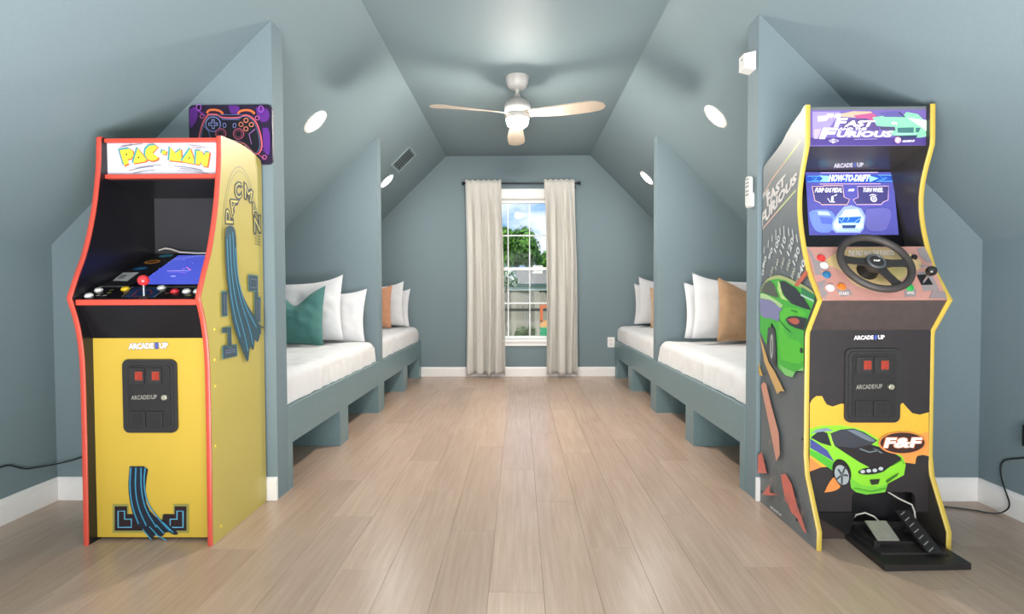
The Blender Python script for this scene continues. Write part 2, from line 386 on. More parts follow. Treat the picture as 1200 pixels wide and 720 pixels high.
# ------------------------------------------------------------------ curtains and rod
rod_m = M('#23262a', .35, metal=.6)
rod = empty('curtain_rod', (0, 6.40, 2.19), 'thin black curtain rod with end knobs above the window', 'curtain rod')
b = B().tube([(-.60, 6.40, 2.187), (.64, 6.40, 2.183)], .008, rod_m, 12); b.build('rod', rod, smooth=True)
for s_, xx_ in ((-1, -.60), (1, .64)):
    B().lathe([(.008, 0), (.014, .004), (.014, .012), (.010, .016), (.019, .024), (.021, .034), (.016, .044), (.002, .048)], (xx_, 6.40, 2.187 if s_ < 0 else 2.183), rod_m, (s_, 0, 0)).build('finial', rod, smooth=True)
for xx_ in (-.585, .625):
    B().box(xx_ - .006, xx_ + .006, 6.395, 6.499, 2.170, 2.180, rod_m).box(xx_ - .012, xx_ + .012, 6.494, 6.4995, 2.14, 2.21, rod_m).build('bracket', rod)
cur_m = M('#cbc8c0', .85, var=.05, scale=300, bump=.05, sheen=.3)
def curtain(x0t, x1t, x0b, x1b, folds, seed, lab):
    rnd = random.Random(seed); nu, nv = 150, 46; H0, H1 = 2.222, .035; b = B(); ph = [rnd.uniform(0, 6.28) for _ in range(4)]
    vs = []
    for j in range(nv + 1):
        v = j / nv; z = H0 + (H1 - H0) * v
        bul = math.sin(min(1, v * 1.5) * PI / 2)
        for i in range(nu + 1):
            u = i / nu; xa = x0t + (x1t - x0t) * u; xb = x0b + (x1b - x0b) * u
            t = bul
            xx_ = xa * (1 - t) + xb * t + .012 * math.sin(u * 9 + ph[2] + v * 2) * v
            top = math.sin(u * PI * 2 * folds * 1.6 + ph[0]) * .011
            fold = (math.sin(u * PI * 2 * folds + ph[1] + .9 * math.sin(v * 2.5 + ph[3])) * .044 + math.sin(u * PI * 2 * folds * 2.3 + ph[2] + v) * .010)
            k = min(1, v / .16)
            yy = 6.386 + top * .35 * (1 - k) + .014 * k + fold * k * (0.65 + .5 * v) + .006 * noise.noise(Vector((u * 6, v * 5, seed)))
            if v < .03: yy = 6.387 + top * .3
            yy = min(yy, 6.47)
            zz = z + (.006 * math.sin(u * PI * 2 * folds * 1.6) if j == 0 else 0) - (.008 * math.sin(u * 12 + ph[0]) if j == nv else 0)
            vs.append((xx_ + .010 * math.cos(u * PI * 2 * folds + ph[1]) * k, yy, zz))
    fs = [(j * (nu + 1) + i, j * (nu + 1) + i + 1, (j + 1) * (nu + 1) + i + 1, (j + 1) * (nu + 1) + i) for j in range(nv) for i in range(nu)]
    b.add(vs, fs, cur_m); o = b.build('curtain', smooth=True)
    md = o.modifiers.new('cloth', 'SOLIDIFY'); md.thickness = .003
    return meta(o, lab, 'curtain', 'curtains at the window')
curtain(-.605, -.205, -.585, -.165, 4, 3, 'pale linen curtain hanging left of the window glass')
curtain(.275, .615, .290, .660, 3.6, 8, 'pale linen curtain hanging right of the window glass')

# ------------------------------------------------------------------ wall outlet, vent
o = empty('outlet', (1.041, YB, .33), 'white wall outlet above the far baseboard beside the right bed', 'outlet')
B().prism(rrect(1.041 - .040, 1.041 + .040, .33, .447, .006), lambda x, z: (x, YB - .006, z), lambda x, z: (x, YB, z), white_m).build('cover_plate', o, bevel=.001)
for dz in (.33 + .036, .33 + .081):
    B().prism(rrect(1.041 - .017, 1.041 + .017, dz - .013, dz + .013, .008), lambda x, z: (x, YB - .008, z), lambda x, z: (x, YB - .005, z), M('#dedbd6', .4)).build('socket', o)
def slope_frame(side, x, y):
    # origin on the slope, t: down-slope direction, n: into the room
    if side < 0:
        z = zl(x); t = Vector((XL - XCL, 0, ZK - ZC)).normalized(); n = Vector((-t.z, 0, t.x)); 
    else:
        z = zr(x); t = Vector((XR - XCR, 0, ZK - ZC)).normalized(); n = Vector((t.z, 0, -t.x))
    if n.z > 0: n = -n
    return Vector((x, y, z)), t, n
c0, t_, n_ = slope_frame(-1, -1.11, 5.47); e_ = Vector((0, 1, 0))
vent = empty('ceiling_vent', c0, 'small grey louvred air vent on the left slope near the far wall', 'vent')
def sbox(b, c, t, e, n, a0, a1, b0, b1, h0, h1, m):
    vs = [c + t * a + e * q + n * h for a in (a0, a1) for q in (b0, b1) for h in (h0, h1)]
    return b.add(vs, [(0, 1, 3, 2), (4, 6, 7, 5), (0, 4, 5, 1), (2, 3, 7, 6), (0, 2, 6, 4), (1, 5, 7, 3)], m)
vm = M('#7f9095', .45); b = B()
for (a0, a1, b0, b1) in ((-.13, .13, -.165, -.14), (-.13, .13, .14, .165), (-.13, -.105, -.14, .14), (.105, .13, -.14, .14)): sbox(b, c0, t_, e_, n_, a0, a1, b0, b1, 0, .012, vm)
b.build('frame', vent, bevel=.002)
sbox(B(), c0, t_, e_, n_, -.105, .105, -.14, .14, 0, .002, M('#454d50', .8)).build('backing', vent)
for k in range(9):
    a = -.093 + k * .0232; b = B(); sl = (n_ * .75 + t_ * .65).normalized(); pn = sl.cross(e_)
    c1 = c0 + t_ * a + n_ * .006
    vs = [c1 + sl * p * .007 + e_ * q * .138 + pn * r * .0009 for p in (-1, 1) for q in (-1, 1) for r in (-1, 1)]
    b.add(vs, [(0, 1, 3, 2), (4, 6, 7, 5), (0, 4, 5, 1), (2, 3, 7, 6), (0, 2, 6, 4), (1, 5, 7, 3)], M('#64737a', .5)); b.build('slat', vent)

# ------------------------------------------------------------------ recessed lamps
lens_m = bpy.data.materials.new('lamp_lens'); lens_m.use_nodes = True
_b = lens_m.node_tree.nodes['Principled BSDF']; _b.inputs['Emission Color'].default_value = (1, .97, .94, 1); _b.inputs['Emission Strength'].default_value = LENS
def recessed(side, x, y, lab):
    c, t, n = slope_frame(side, x, y)
    L = empty('recessed_light', c, lab, 'ceiling light', 'recessed lights in the sloped ceiling')
    B().lathe([(.072, .0), (.092, .0), (.092, .003), (.086, .006), (.072, .004)], c, white_m, n, 32, caps=False).build('trim_ring', L, smooth=True)
    B().lathe([(.0, .0005), (.070, .0005), (.070, .003), (.0, .0032)], c, lens_m, n, 32).build('lens', L)
for side, xx_, sn in ((-1, -1.30, 'left'), (1, 1.24, 'right')):
    recessed(side, xx_, 3.635, 'lit recessed light on the %s slope above the nearer bed' % sn)
    recessed(side, xx_, 5.58, 'lit recessed light on the %s slope above the far bed' % sn)
    recessed(side, xx_, -.45, 'lit recessed light on the %s slope behind the camera' % sn)

# ------------------------------------------------------------------ ceiling fan
FY = 4.13; FX = -.013
fan = empty('ceiling_fan', (FX, FY, ZC), 'white ceiling fan with three pale wooden blades and round light', 'ceiling fan')
fw = M('#a6a4a1', .35, var=.02); fw2 = M('#bcb9b5', .3, var=.02); blm = M('#b3a595', .5, var=.08, scale=8, stretch=(1, 1, 1))
B().lathe([(.0, 0), (.083, 0), (.083, -.004), (.080, -.035), (.066, -.070), (.052, -.084), (.018, -.090), (0, -.090)], (FX, FY, ZC), fw2, (0, 0, 1)).build('canopy', fan, smooth=True)
B().lathe([(.013, -.085), (.013, -.135)], (FX, FY, ZC), fw2).build('downrod', fan, smooth=True)
B().lathe([(.0, -.118), (.018, -.120), (.026, -.140), (.036, -.154), (.062, -.164), (.086, -.184), (.094, -.21), (.094, -.235), (.088, -.250), (0, -.250)], (FX, FY, ZC), fw).build('motor_housing', fan, smooth=True)
B().lathe([(0, -.262), (.086, -.262), (.090, -.272), (.090, -.292), (.082, -.304), (0, -.304)], (FX, FY, ZC), fw2).build('hub_ring', fan, smooth=True)
fan_l = M('#fff6ea', .4, emit=450.0, var=0)
B().lathe([(.078, -.304), (.078, -.322), (.070, -.344), (.048, -.362), (.020, -.370), (0, -.372)], (FX, FY, ZC), fan_l).build('light_dome', fan, smooth=True)
for k, ang in enumerate((math.radians(211), math.radians(-31), math.radians(90))):
    d = Vector((math.cos(ang), math.sin(ang), 0)); q = Vector((-d.y, d.x, 0)); vs = []; N = 26; Mw = 8
    ss = []
    for i in range(N + 1):
        s = i / N; r = .05 + .62 * s
        wd = .034 + .034 * math.sin(min(1, s * 1.25) * PI / 2) ** 1.3
        if s > .86: wd *= math.sqrt(max(.02, 1 - ((s - .86) / .14) ** 2 * .93))
        pitch = -math.radians(14 * (1 - s) ** .8 + 7); zc = ZC - .268 - .045 * s ** 1.2
        off = .018 * math.sin(s * PI)
        for j in range(Mw + 1):
            a = -1 + 2 * j / Mw
            p = Vector((FX, FY, zc)) + d * r + (q * math.cos(pitch) + Vector((0, 0, math.sin(pitch)))) * (a * wd + off) 
            ss.append(p)
    n1 = (N + 1) * (Mw + 1)
    vs = [p + Vector((0, 0, .004)) for p in ss] + [p - Vector((0, 0, .004)) for p in ss]
    W_ = Mw + 1; fs = []
    for i in range(N):
        for j in range(Mw):
            a = i * W_ + j; fs += [(a, a + 1, a + W_ + 1, a + W_), (n1 + a, n1 + a + W_, n1 + a + W_ + 1, n1 + a + 1)]
        for j in (0, Mw): a = i * W_ + j; fs.append((a, a + W_, n1 + a + W_, n1 + a))
    for i in (0, N):
        for j in range(Mw): a = i * W_ + j; fs.append((a, a + 1, n1 + a + 1, n1 + a))
    B().add(vs, fs, blm).build('blade', fan, smooth=True)

# ------------------------------------------------------------------ built-in beds
def bedside(sgn, xe, xk, sn):
    # xe: aisle face, xk: knee wall
    P = empty('bed_platform', ((xe + xk) / 2, (YP1 + YB) / 2, 0), 'long slate-blue built-in bed base with cut-out openings along the %s side' % sn, 'bed base', 'built-in bed bases')
    x0, x1 = sorted((xe, xk)); th = .024
    spans = [(YP1, 2.803), (3.549, 3.719), (4.519, 4.715), (5.504, 5.697), (6.355, YB - .001)]
    # rail with openings under it: one board
    b = B(); pts = [(YP1, 0), (spans[0][1], 0), (spans[0][1], .224)]
    for (a, c) in spans[1:]: pts += [(a, .224), (a, 0), (c, 0), (c, .224)]
    pts = pts[:-1] + [(YB - .001, .41), (YP1, .41)]
    xa, xb = xe, xe - sgn * 0 + (-sgn) * 0
    inner = xe + sgn * th
    b.prism(pts, lambda y, z: (xe, y, z), lambda y, z: (inner, y, z), bed_m); b.build('front_board', P)
    for k, (a, c) in enumerate(spans):
        xx0, xx1 = sorted((inner, xk)); B().box(xx0, xx1, a, c, 0, .386, bed_m).build('leg_panel', P)
    xx0, xx1 = sorted((inner, xk)); B().box(xx0, xx1, YP1, YB - .001, .386, .408, bed_m).build('deck', P)
    return P
bedside(-1, -1.136, XL + .003, 'left'); bedside(1, 1.084, XR - .003, 'right')

sheet_m = M('#dddcdc', .8, var=.03, scale=14, bump=.25, sheen=.2)
def mattress(sgn, xe, xk, y0, y1, seed, lab, ztop=.578):
    T0 = empty('mattress', ((xe + xk) / 2, (y0 + y1) / 2, .41), lab, 'bed', 'white mattresses in the bed nooks')
    xi = xe + sgn * .018; a, c = sorted((xi, xk - sgn * .01))
    B().prism(rrect(a + .01, c - .01, .41, ztop - .035, .03), lambda x, z: (x, y0 + .02, z), lambda x, z: (x, y1 - .02, z), M('#e6e5e4', .85)).build('core', T0, smooth=True)
    # quilt: soft surface over the core, hanging to the deck on the aisle side, rounded at the head end
    nu, nv = 64, 96; vs = []
    path = []  # across: from knee wall over the top, down the aisle side
    Wd = abs(xk - xi) - .02; hh = ztop - .413
    R = .055
    L1 = Wd - R; L2 = R * PI / 2; L3 = hh - R; LT = L1 + L2 + L3
    for i in range(nu + 1):
        s = LT * i / nu
        if s < L1: q = (s, hh, 0)
        elif s < L1 + L2:
            t = (s - L1) / R; q = (L1 + R * math.sin(t), hh - R + R * math.cos(t), 1)
        else: q = (Wd, hh - R - (s - L1 - L2), 2)
        path.append(q)
    for j in range(nv + 1):
        y = y0 + .012 + (y1 - y0 - .024) * j / nv
        e = min(j, nv - j) / nv * (y1 - y0); rd = 1 if e > .07 else math.sqrt(max(0, 1 - (1 - e / .07) ** 2))
        for i, (px_, pz, reg) in enumerate(path):
            x = xk - sgn * (.01 + px_); z = .413 + pz
            w1 = noise.noise(Vector((px_ * 4 + seed, y * 5, pz * 6))) * .014 + noise.noise(Vector((px_ * 11, y * 13 + seed, pz * 9))) * .008
            hang = max(0, (px_ - L1) / R) if reg else 0
            w2 = .004 * math.sin(y * 34 + 3 * math.sin(y * 5 + seed)) * min(1, (hh - pz) / hh * 1.6)
            if reg == 0: z += w1
            else:
                x += -sgn * (w1 * .6 + w2 + .004)
                z = max(.411, z)
            if e < .07 and pz > .05: z = .413 + (z - .413) * (.55 + .45 * rd)
            vs.append((x, y, z))
        # tucked bottom
    k = nu + 1
    fs = [(j * k + i, j * k + i + 1, (j + 1) * k + i + 1, (j + 1) * k + i) for j in range(nv) for i in range(nu)]
    b = B(); b.add(vs, fs, sheet_m)
    for j in (0, nv):   # end flaps down to the deck
        n0 = len(b.v); ring = [vs[j * k + i] for i in range(nu + 1)]
        low = [(p[0], p[1], .411) for p in ring]
        b.add(ring + low, [(i, i + 1, nu + 2 + i, nu + 1 + i) for i in range(nu)], sheet_m)
    b.build('quilt', T0, smooth=True, weld=True)
    return T0
mattress(-1, -1.136, XL, YP1 + .005, YM0 - .02, 1.3, 'white quilted bed in the left nook nearest the yellow cabinet')
mattress(-1, -1.136, XL, YM1 + .005, YB - .03, 4.1, 'white quilted bed in the left nook beside the far wall')
mattress(1, 1.084, XR, YP1 + .005, YM0 - .02, 7.7, 'white quilted bed in the right nook nearest the racing cabinet')
mattress(1, 1.084, XR, YM1 + .005, YB - .03, 9.2, 'white quilted bed in the right nook beside the far wall')

def pillow(name, cx, y, z0, wd, ht, th, mat, lab, cat, grp, lean=12, roll=0, seed=0, chop=0, sag=0, ears=.03, piping=None):
    """stuffed cushion standing on its long edge, face towards the camera"""
    n = 36; rnd = seed * 1.7; vs = []; sides = []
    for sd_ in (-1, 1):
        for j in range(n + 1):
            for i in range(n + 1):
                u = -1 + 2 * i / n; v = -1 + 2 * j / n
                f = (max(0, 1 - abs(u) ** 2.6) * max(0, 1 - abs(v) ** 2.6)) ** .55
                pull = 1 - .075 * (1 - abs(v) ** 2) * (abs(u) ** 3) ; pv = 1 - .075 * (1 - abs(u) ** 2) * (abs(v) ** 3)
                X = u * wd / 2 * pull; Z = v * ht / 2 * pv
                Z += ears * max(0, v) ** 3 * abs(u) ** 3
                wr = noise.noise(Vector((u * 2.1 + rnd, v * 2.6, seed))) * .18 + noise.noise(Vector((u * 5 + rnd, v * 4 + u * 3, seed + 3))) * .09
                wr += .05 * math.sin((u * 3 + v * 6) + rnd) * (1 - abs(u))
                Y = sd_ * th / 2 * f * (1 + wr)
                if chop:
                    k_ = math.exp(-(u / .42) ** 2) * max(0, v + .15) ** 1.2; Z -= chop * k_; Y *= (1 - .35 * k_)
                Z -= sag * (1 - u * u) * max(0, v)
                Z = max(Z, -ht / 2 + .004)
                vs.append(Vector((X, Y, Z)))
    m = n + 1; N = m * m; fs = []
    for j in range(n):
        for i in range(n):
            a = j * m + i; fs += [(a, a + 1, a + m + 1, a + m), (N + a, N + a + m, N + a + m + 1, N + a + 1)]
    R_ = Matrix.Rotation(math.radians(roll), 4, 'Y') @ Matrix.Identity(4)
    L_ = Matrix.Rotation(math.radians(-lean), 4, 'X')
    out = []
    for p in vs:
        q = R_ @ p; q = q + Vector((0, 0, ht / 2)); q = L_ @ q; out.append(q)
    mz = min(q.z for q in out); out = [(cx + q.x, y + q.y, z0 + q.z - mz) for q in out]
    b = B(); b.add(out, fs, mat)
    o = b.build(name, smooth=True, weld=True)
    return meta(o, lab, cat, grp)
pw = M('#cfcfd1', .82, var=.02, scale=18, bump=.2, sheen=.2); teal = M('#3f746f', .75, var=.08, scale=25, bump=.12, sheen=.3)
tan = M('#a98461', .7, var=.08, scale=25, bump=.12, sheen=.3); terra = M('#c18a68', .75, var=.08, scale=25, bump=.12, sheen=.3)
ZB = .589
# left, nearer bed
pillow('pillow', -1.505, 4.36, ZB, .62, .39, .12, pw, 'small white pillow leaning on the partition of the left nearer bed', 'pillow', 'white pillows', 10, 0, 1, sag=.0)
pillow('pillow', -1.655, 4.205, ZB, .66, .455, .12, pw, 'large white pillow directly behind the teal cushion', 'pillow', 'white pillows', 10, -3, 2, ears=.04)
pillow('cushion', -1.625, 4.05, ZB, .43, .41, .12, teal, 'teal green cushion with a chopped top on the left nearer bed', 'cushion', None, 8, 0, 3, chop=.085)
# left, far bed
pillow('pillow', -1.53, 6.31, ZB, .60, .40, .11, pw, 'white pillow leaning on the far wall on the left far bed', 'pillow', 'white pillows', 9, 0, 4)
pillow('pillow', -1.58, 6.165, ZB, .63, .45, .11, pw, 'white pillow behind the terracotta cushion on the left far bed', 'pillow', 'white pillows', 8, -2, 5, ears=.04)
pillow('cushion', -1.585, 6.02, ZB, .44, .44, .11, terra, 'terracotta cushion at the edge of the left middle partition', 'cushion', None, 6, 0, 6)
# right, nearer bed
pillow('pillow', 1.575, 4.36, ZB, .62, .41, .12, pw, 'small white pillow leaning on the partition of the right nearer bed', 'pillow', 'white pillows', 10, 2, 7)
pillow('pillow', 1.60, 4.205, ZB, .64, .46, .12, pw, 'large white pillow directly behind the tan cushion', 'pillow', 'white pillows', 10, 3, 8, ears=.04)
pillow('cushion', 1.63, 4.05, ZB, .44, .44, .12, tan, 'tan brown cushion with creases on the right nearer bed', 'cushion', None, 8, 3, 9, chop=.04)
# right, far bed
pillow('pillow', 1.57, 6.31, ZB, .60, .43, .11, pw, 'white pillow leaning on the far wall on the right far bed', 'pillow', 'white pillows', 9, 2, 10)
pillow('pillow', 1.60, 6.165, ZB, .63, .48, .11, pw, 'white pillow behind the beige cushion on the right far bed', 'pillow', 'white pillows', 8, 3, 11, ears=.04)
pillow('cushion', 1.60, 6.02, ZB, .44, .40, .11, M('#c9a684', .75, var=.08, scale=25, bump=.12), 'beige cushion mostly hidden by the right middle partition', 'cushion', None, 6, 0, 12)

# ------------------------------------------------------------------ shared coin door
cdm = M('#2c2a2b', .42, var=.12, scale=90, bump=.08); cdm2 = M('#222021', .5, var=.1, scale=90)
def coin_door(cab, x0, x1, z0, z1, Y, label):
    D = empty('coin_door', ((x0 + x1) / 2, Y, z0)); D.parent = cab; D.location = Vector(((x0 + x1) / 2, Y, z0)) - WO[cab.name]; D['label'] = label
    W_, H_ = x1 - x0, z1 - z0; X = lambda u: x0 + W_ * u; Z = lambda v: z0 + H_ * v
    f = lambda d: (lambda x, z: (x, Y - d, z))
    b = B()
    b.prism(rrect(x0, x1, z0, z1, .024, 6), f(.009), f(0), cdm); b.prism(rrect(X(.055), X(.945), Z(.04), Z(.96), .020, 6), f(.0125), f(.009), cdm)
    b.prism(rrect(X(.12), X(.90), Z(.075), Z(.925), .014, 5), f(.0155), f(.0125), cdm2)
    # raised boxes around coin slots and return cups
    for (u0, u1) in ((.165, .44), (.49, .76)):
        b.box(X(u0), X(u1), Y - .021, Y - .0155, Z(.675), Z(.89), cdm); b.box(X(u0), X(u1), Y - .021, Y - .0155, Z(.095), Z(.30), cdm)
        b.box(X(u0) + .008, X(u1) - .008, Y - .0225, Y - .021, Z(.115), Z(.275), cdm2)
    b.torus((X(.80), Y - .0155, Z(.49)), (0, 1, 0), .017, .0022, cdm, 24, 6)
    b.build('door_plate', D)
    rm = M('#8f3224', .3, emit=.12, var=.3, scale=160)
    for (u0, u1) in ((.29, .42), (.60, .73)):
        B().box(X(u0) - .003, X(u1) + .003, Y - .0245, Y - .021, Z(.715), Z(.855), M('#3a3431', .5)).box(X(u0), X(u1), Y - .0262, Y - .0245, Z(.728), Z(.842), rm).build('coin_slot', D)
    B().lathe([(0, .0), (.011, 0), (.011, .008), (.0085, .010), (.0045, .010), (.004, .0085), (0, .0085)], (X(.80), Y - .0155, Z(.49)), M('#c9c1ae', .3, metal=.7), (0, -1, 0), 20).build('lock', D)
    P_ = B(); vs, fs = text_mesh('ARCADE1UP', .02)
    P_.add([(X(.18 + .47 * a), Y - .0158, Z(.455 + .06 * c + .012 * a)) for a, c in vs], fs, M('#8f8b84', .4)); P_.build('lettering', D)
    return D

def side_panel(cab, name, prof, xa, xb, mat, inner):
    """outer face at xa, inner face at xb"""
    b = B(); n = len(prof); xm = xa + (xb - xa) * .5
    b.prism(prof, lambda y, z: (xa, y, z), lambda y, z: (xm, y, z), mat); b.prism(prof, lambda y, z: (xm, y, z), lambda y, z: (xb, y, z), inner)
    return b.build(name, cab)
def molding(par, front, xa, xb, mat):
    b = B(); x0, x1 = sorted((xa, xb)); x0 -= .0008; x1 += .0008; sec = [(x0, .003), (x0, -.0015), ((x0 * .8 + x1 * .2), -.0035), ((x0 * .2 + x1 * .8), -.0035), (x1, -.0015), (x1, .003)]
    vs = []; n = len(front)
    for i, (y, z) in enumerate(front):
        a = front[max(i - 1, 0)]; c = front[min(i + 1, n - 1)]; dy, dz = c[0] - a[0], c[1] - a[1]; L = math.hypot(dy, dz); ny, nz = dz / L, -dy / L
        for (x, d) in sec: vs.append((x, y + ny * d, z + nz * d))
    k = len(sec); fs = [(i * k + j, i * k + j + 1, (i + 1) * k + j + 1, (i + 1) * k + j) for i in range(n - 1) for j in range(k - 1)]
    fs += [tuple(range(k)), tuple((n - 1) * k + j for j in range(k))]
    b.add(vs, fs, mat); return b.build('edge_molding', par, smooth=True)

# ------------------------------------------------------------------ YELLOW ARCADE CABINET (left)
XA, XB, PT = -1.6787, -1.1815, .017
pac = empty('arcade_cabinet', ((XA + XB) / 2, 2.37, 0), 'tall yellow arcade cabinet with red edges, white marquee and flat blue screen', 'arcade cabinet')
yel = M('#c2a33c', .42, var=.03, scale=3); yel_sheen = M('#bfae5c', .40, var=.03, scale=3); red = M('#c54a3b', .35, var=.04); blk = M('#17161a', .28, var=.2, scale=5); blk2 = M('#1d1b1f', .5, var=.1)  # paler side yellow has the washed-out sheen mixed into its colour
pfront = [(2.138, 0), (2.141, .40), (2.141, .66), (2.136, .76), (2.118, .86), (2.084, .952), (2.125, 1.045), (2.165, 1.125), (2.197, 1.224), (2.223, 1.325), (2.240, 1.43), (2.249, 1.50), (2.252, 1.588)]
pf2 = [pfront[0]] + chaikin(pfront[1:6], 2) + chaikin(pfront[6:], 2)
ptop = [(2.262, 1.5935), (2.333, 1.5985), (2.40, 1.601), (2.447, 1.600), (2.50, 1.595), (2.56, 1.584), (2.595, 1.574), (2.604, 1.56), (2.604, 0)]
for nm, xa, xb, mt in (('side_panel', XA, XA + PT, yel_sheen), ('side_panel', XB, XB - PT, yel_sheen)):
    sp = side_panel(pac, nm, pf2 + ptop, xa, xb, mt, blk)
    molding(sp, pf2 + ptop[:1], xa, xb, red)
    if xa == XB: right_sp = sp
XI0, XI1 = XA + PT, XB - PT
B().box(XI0, XI1, 2.590, 2.604, .02, 1.56, blk2).build('back_panel', pac)
B().prism([(2.303, 1.578), (2.303, 1.592), (2.333, 1.5955), (2.447, 1.5985), (2.56, 1.582), (2.589, 1.573), (2.589, 1.56)], lambda y, z: (XI0, y, z), lambda y, z: (XI1, y, z), yel_sheen).build('top_panel', pac)
B().box(XI0, XI1, 2.185, 2.20, .012, .795, yel).build('front_panel', pac)
B().prism([(2.120, .928), (2.130, .932), (2.196, .797), (2.185, .795)], lambda y, z: (XI0, y, z), lambda y, z: (XI1, y, z), blk).build('recess_panel', pac)
B().box(XI0, XI1, 2.101, 2.112, .925, .947, red).build('deck_trim', pac, bevel=.003)
PDf = PLANES['PD']
deck = B().prism([(2.109, 0), (2.585, 0), (2.585, -.02), (2.12, -.02)], lambda y, h: PDf(XI0, y, h), lambda y, h: PDf(XI1, y, h), blk2).build('control_deck', pac)
B().box(XI0, XI1, 2.575, 2.587, 1.15, 1.565, M('#3b3a3e', .3, var=.1, scale=4)).build('inner_back', pac)
B().prism([(2.29, 1.444), (2.29, 1.426), (2.574, 1.40), (2.574, 1.44)], lambda y, z: (XI0, y, z), lambda y, z: (XI1, y, z), blk).build('hood', pac)
mq = B().box(XI0, XI1, 2.285, 2.30, 1.447, 1.574, M('#cdc8d4', .3, var=.02, emit=.06)).build('marquee', pac)
B().box(XI0, XI1, 2.268, 2.302, 1.574, 1.590, red).build('marquee_trim', pac, bevel=.002); B().box(XI0, XI1, 2.268, 2.302, 1.430, 1.447, red).build('marquee_trim', pac, bevel=.002)
# marquee lettering
A = Art('PM', .3, emit=.08); Y_ = '#dcd23c'
def letter(polys, hole=None):
    for p in polys:
        cx = sum(q[0] for q in p) / len(p); cz = sum(q[1] for q in p) / len(p)
        A.poly([(cx + (q[0] - cx) * 1.12 - .0045, cz + (q[1] - cz) * 1.12 + .003) for q in p], '#3f8f98')
        A.poly([(cx + (q[0] - cx) * 1.12 + .003, cz + (q[1] - cz) * 1.12 - .003) for q in p], '#c9622c')
        A.poly(p, Y_)
letter([[(-1.6098,1.5461),(-1.5732,1.5516),(-1.5578,1.5433),(-1.5554,1.5245),(-1.5654,1.5126),(-1.5794,1.5093),(-1.5745,1.4939),(-1.5927,1.4865)]])
letter([[(-1.5368,1.5527),(-1.5013,1.5071),(-1.5049,1.5009),(-1.5519,1.4934),(-1.5542,1.4996)]])
A.ell([(-1.5824,1.5288)][0], .0035, .0035, '#23262a'); A.ell([(-1.5330,1.5168)][0], .0035, .0035, '#23262a')
letter([[(-1.4545,1.5569),(-1.4689,1.5649),(-1.4880,1.5626),(-1.5029,1.5480),(-1.5050,1.5276),(-1.4960,1.5094),(-1.4771,1.5028),(-1.4579,1.5085),(-1.4525,1.5177),(-1.4772,1.5325)]])
letter([[(-1.4353,1.5438),(-1.4188,1.5410),(-1.4225,1.5267),(-1.4391,1.5309)]])
letter([[(-1.4025,1.5559),(-1.3819,1.5318),(-1.3601,1.5481),(-1.3579,1.4989),(-1.3731,1.5011),(-1.4070,1.5040)]])
letter([[(-1.3216,1.5491),(-1.3040,1.4931),(-1.3096,1.4897),(-1.3524,1.4975),(-1.3544,1.5030)]])
A.ell([(-1.3258,1.5130)][0], .0035, .0035, '#23262a')
letter([[(-1.2952,1.5401),(-1.2782,1.5386),(-1.2637,1.5201),(-1.2590,1.5344),(-1.2438,1.5322),(-1.2537,1.4784),(-1.2710,1.4819),(-1.2804,1.4984),(-1.2848,1.4861),(-1.2999,1.4890)]])
for L_ in ([(-1.6078,1.5563),(-1.5590,1.5655),(-1.5139,1.5696)], [(-1.5973,1.5620),(-1.5555,1.5679)], [(-1.5717,1.4621),(-1.5228,1.4747),(-1.4707,1.4785)], [(-1.5546,1.4517),(-1.5022,1.4626),(-1.4640,1.4641)], [(-1.5437,1.4715),(-1.4914,1.4814),(-1.4393,1.4851)], [(-1.3269,1.5638),(-1.2855,1.5605),(-1.2545,1.5514)],
           [(-1.3132,1.5552),(-1.2718,1.5495)], [(-1.3874,1.4793),(-1.3286,1.4748),(-1.2734,1.4628)], [(-1.3774,1.4621),(-1.3150,1.4597),(-1.2460,1.4490)], [(-1.3633,1.4703),(-1.3011,1.4657),(-1.2666,1.4573)]):
    A.line(L_, .0022, '#6c6f78', smooth=1)
A.build('lettering', mq)
# flat screen and deck print
A = Art('PD', .25)
A.poly([(XI0 + .012, 2.116), (XI1 - .012, 2.116), (XI1 - .012, 2.208), (XI0 + .012, 2.208)], '#151417')
A.line([(-1.6743,2.1193),(-1.6787,2.2219),(-1.2553,2.2132)], .005, '#97948c')
A.poly([(-1.4893,2.1171),(-1.5116,2.2076),(-1.4006,2.2082),(-1.3712,2.1146)], '#20395e')
A.poly([(-1.6437,2.2745),(-1.6606,2.3588),(-1.5930,2.3618),(-1.5808,2.2705)], '#c8c6c4'); A.poly([(-1.6402,2.2941),(-1.6491,2.3371),(-1.6251,2.3386),(-1.6144,2.2938)], '#8d8f92')
A.ell([(-1.6145,2.4018)][0], .030, .022, '#1f4f78'); A.ell([(-1.6145,2.4018)][0], .020, .012, '#3a7ba4', rot=.3)
A.ell([(-1.6112,2.4764)][0], .033, .024, '#c98b3c'); A.ell([(-1.6112,2.4764)][0], .022, .013, '#7a3f22', rot=.2); A.ell([(-1.5951,2.5482)][0], .033, .018, '#3c8a9a')
for p0, c_ in (([(-1.5740,2.1582)][0], '#a8a04c'), ([(-1.5987,2.1335)][0], '#b9b09a'), ([(-1.5724,2.1333)][0], '#b9b09a'), ([(-1.5806,2.1814)][0], '#8f8a50'), ([(-1.2480,2.1306)][0], '#a8a04c'), ([(-1.3437,2.1486)][0], '#8d4a40')): A.ell(p0, .008, .004, c_, rot=.3)
A.line([(-1.4612,2.1235),(-1.4740,2.1766),(-1.4297,2.1801),(-1.3998,2.1491),(-1.4075,2.1208)], .004, '#a33c3c', close=True)
A.line([(-1.3716,2.1154),(-1.3764,2.2071)], .003, '#8f8a80'); A.line([(-1.4953,2.1164),(-1.5155,2.2084)], .003, '#8f8a80')
A.build('deck_print', deck)
scr = B(); f1 = lambda h: [PDf(u, v, h) for u, v in ((-1.535, 2.216), (-1.205, 2.216), (-1.205, 2.565), (-1.535, 2.565))]
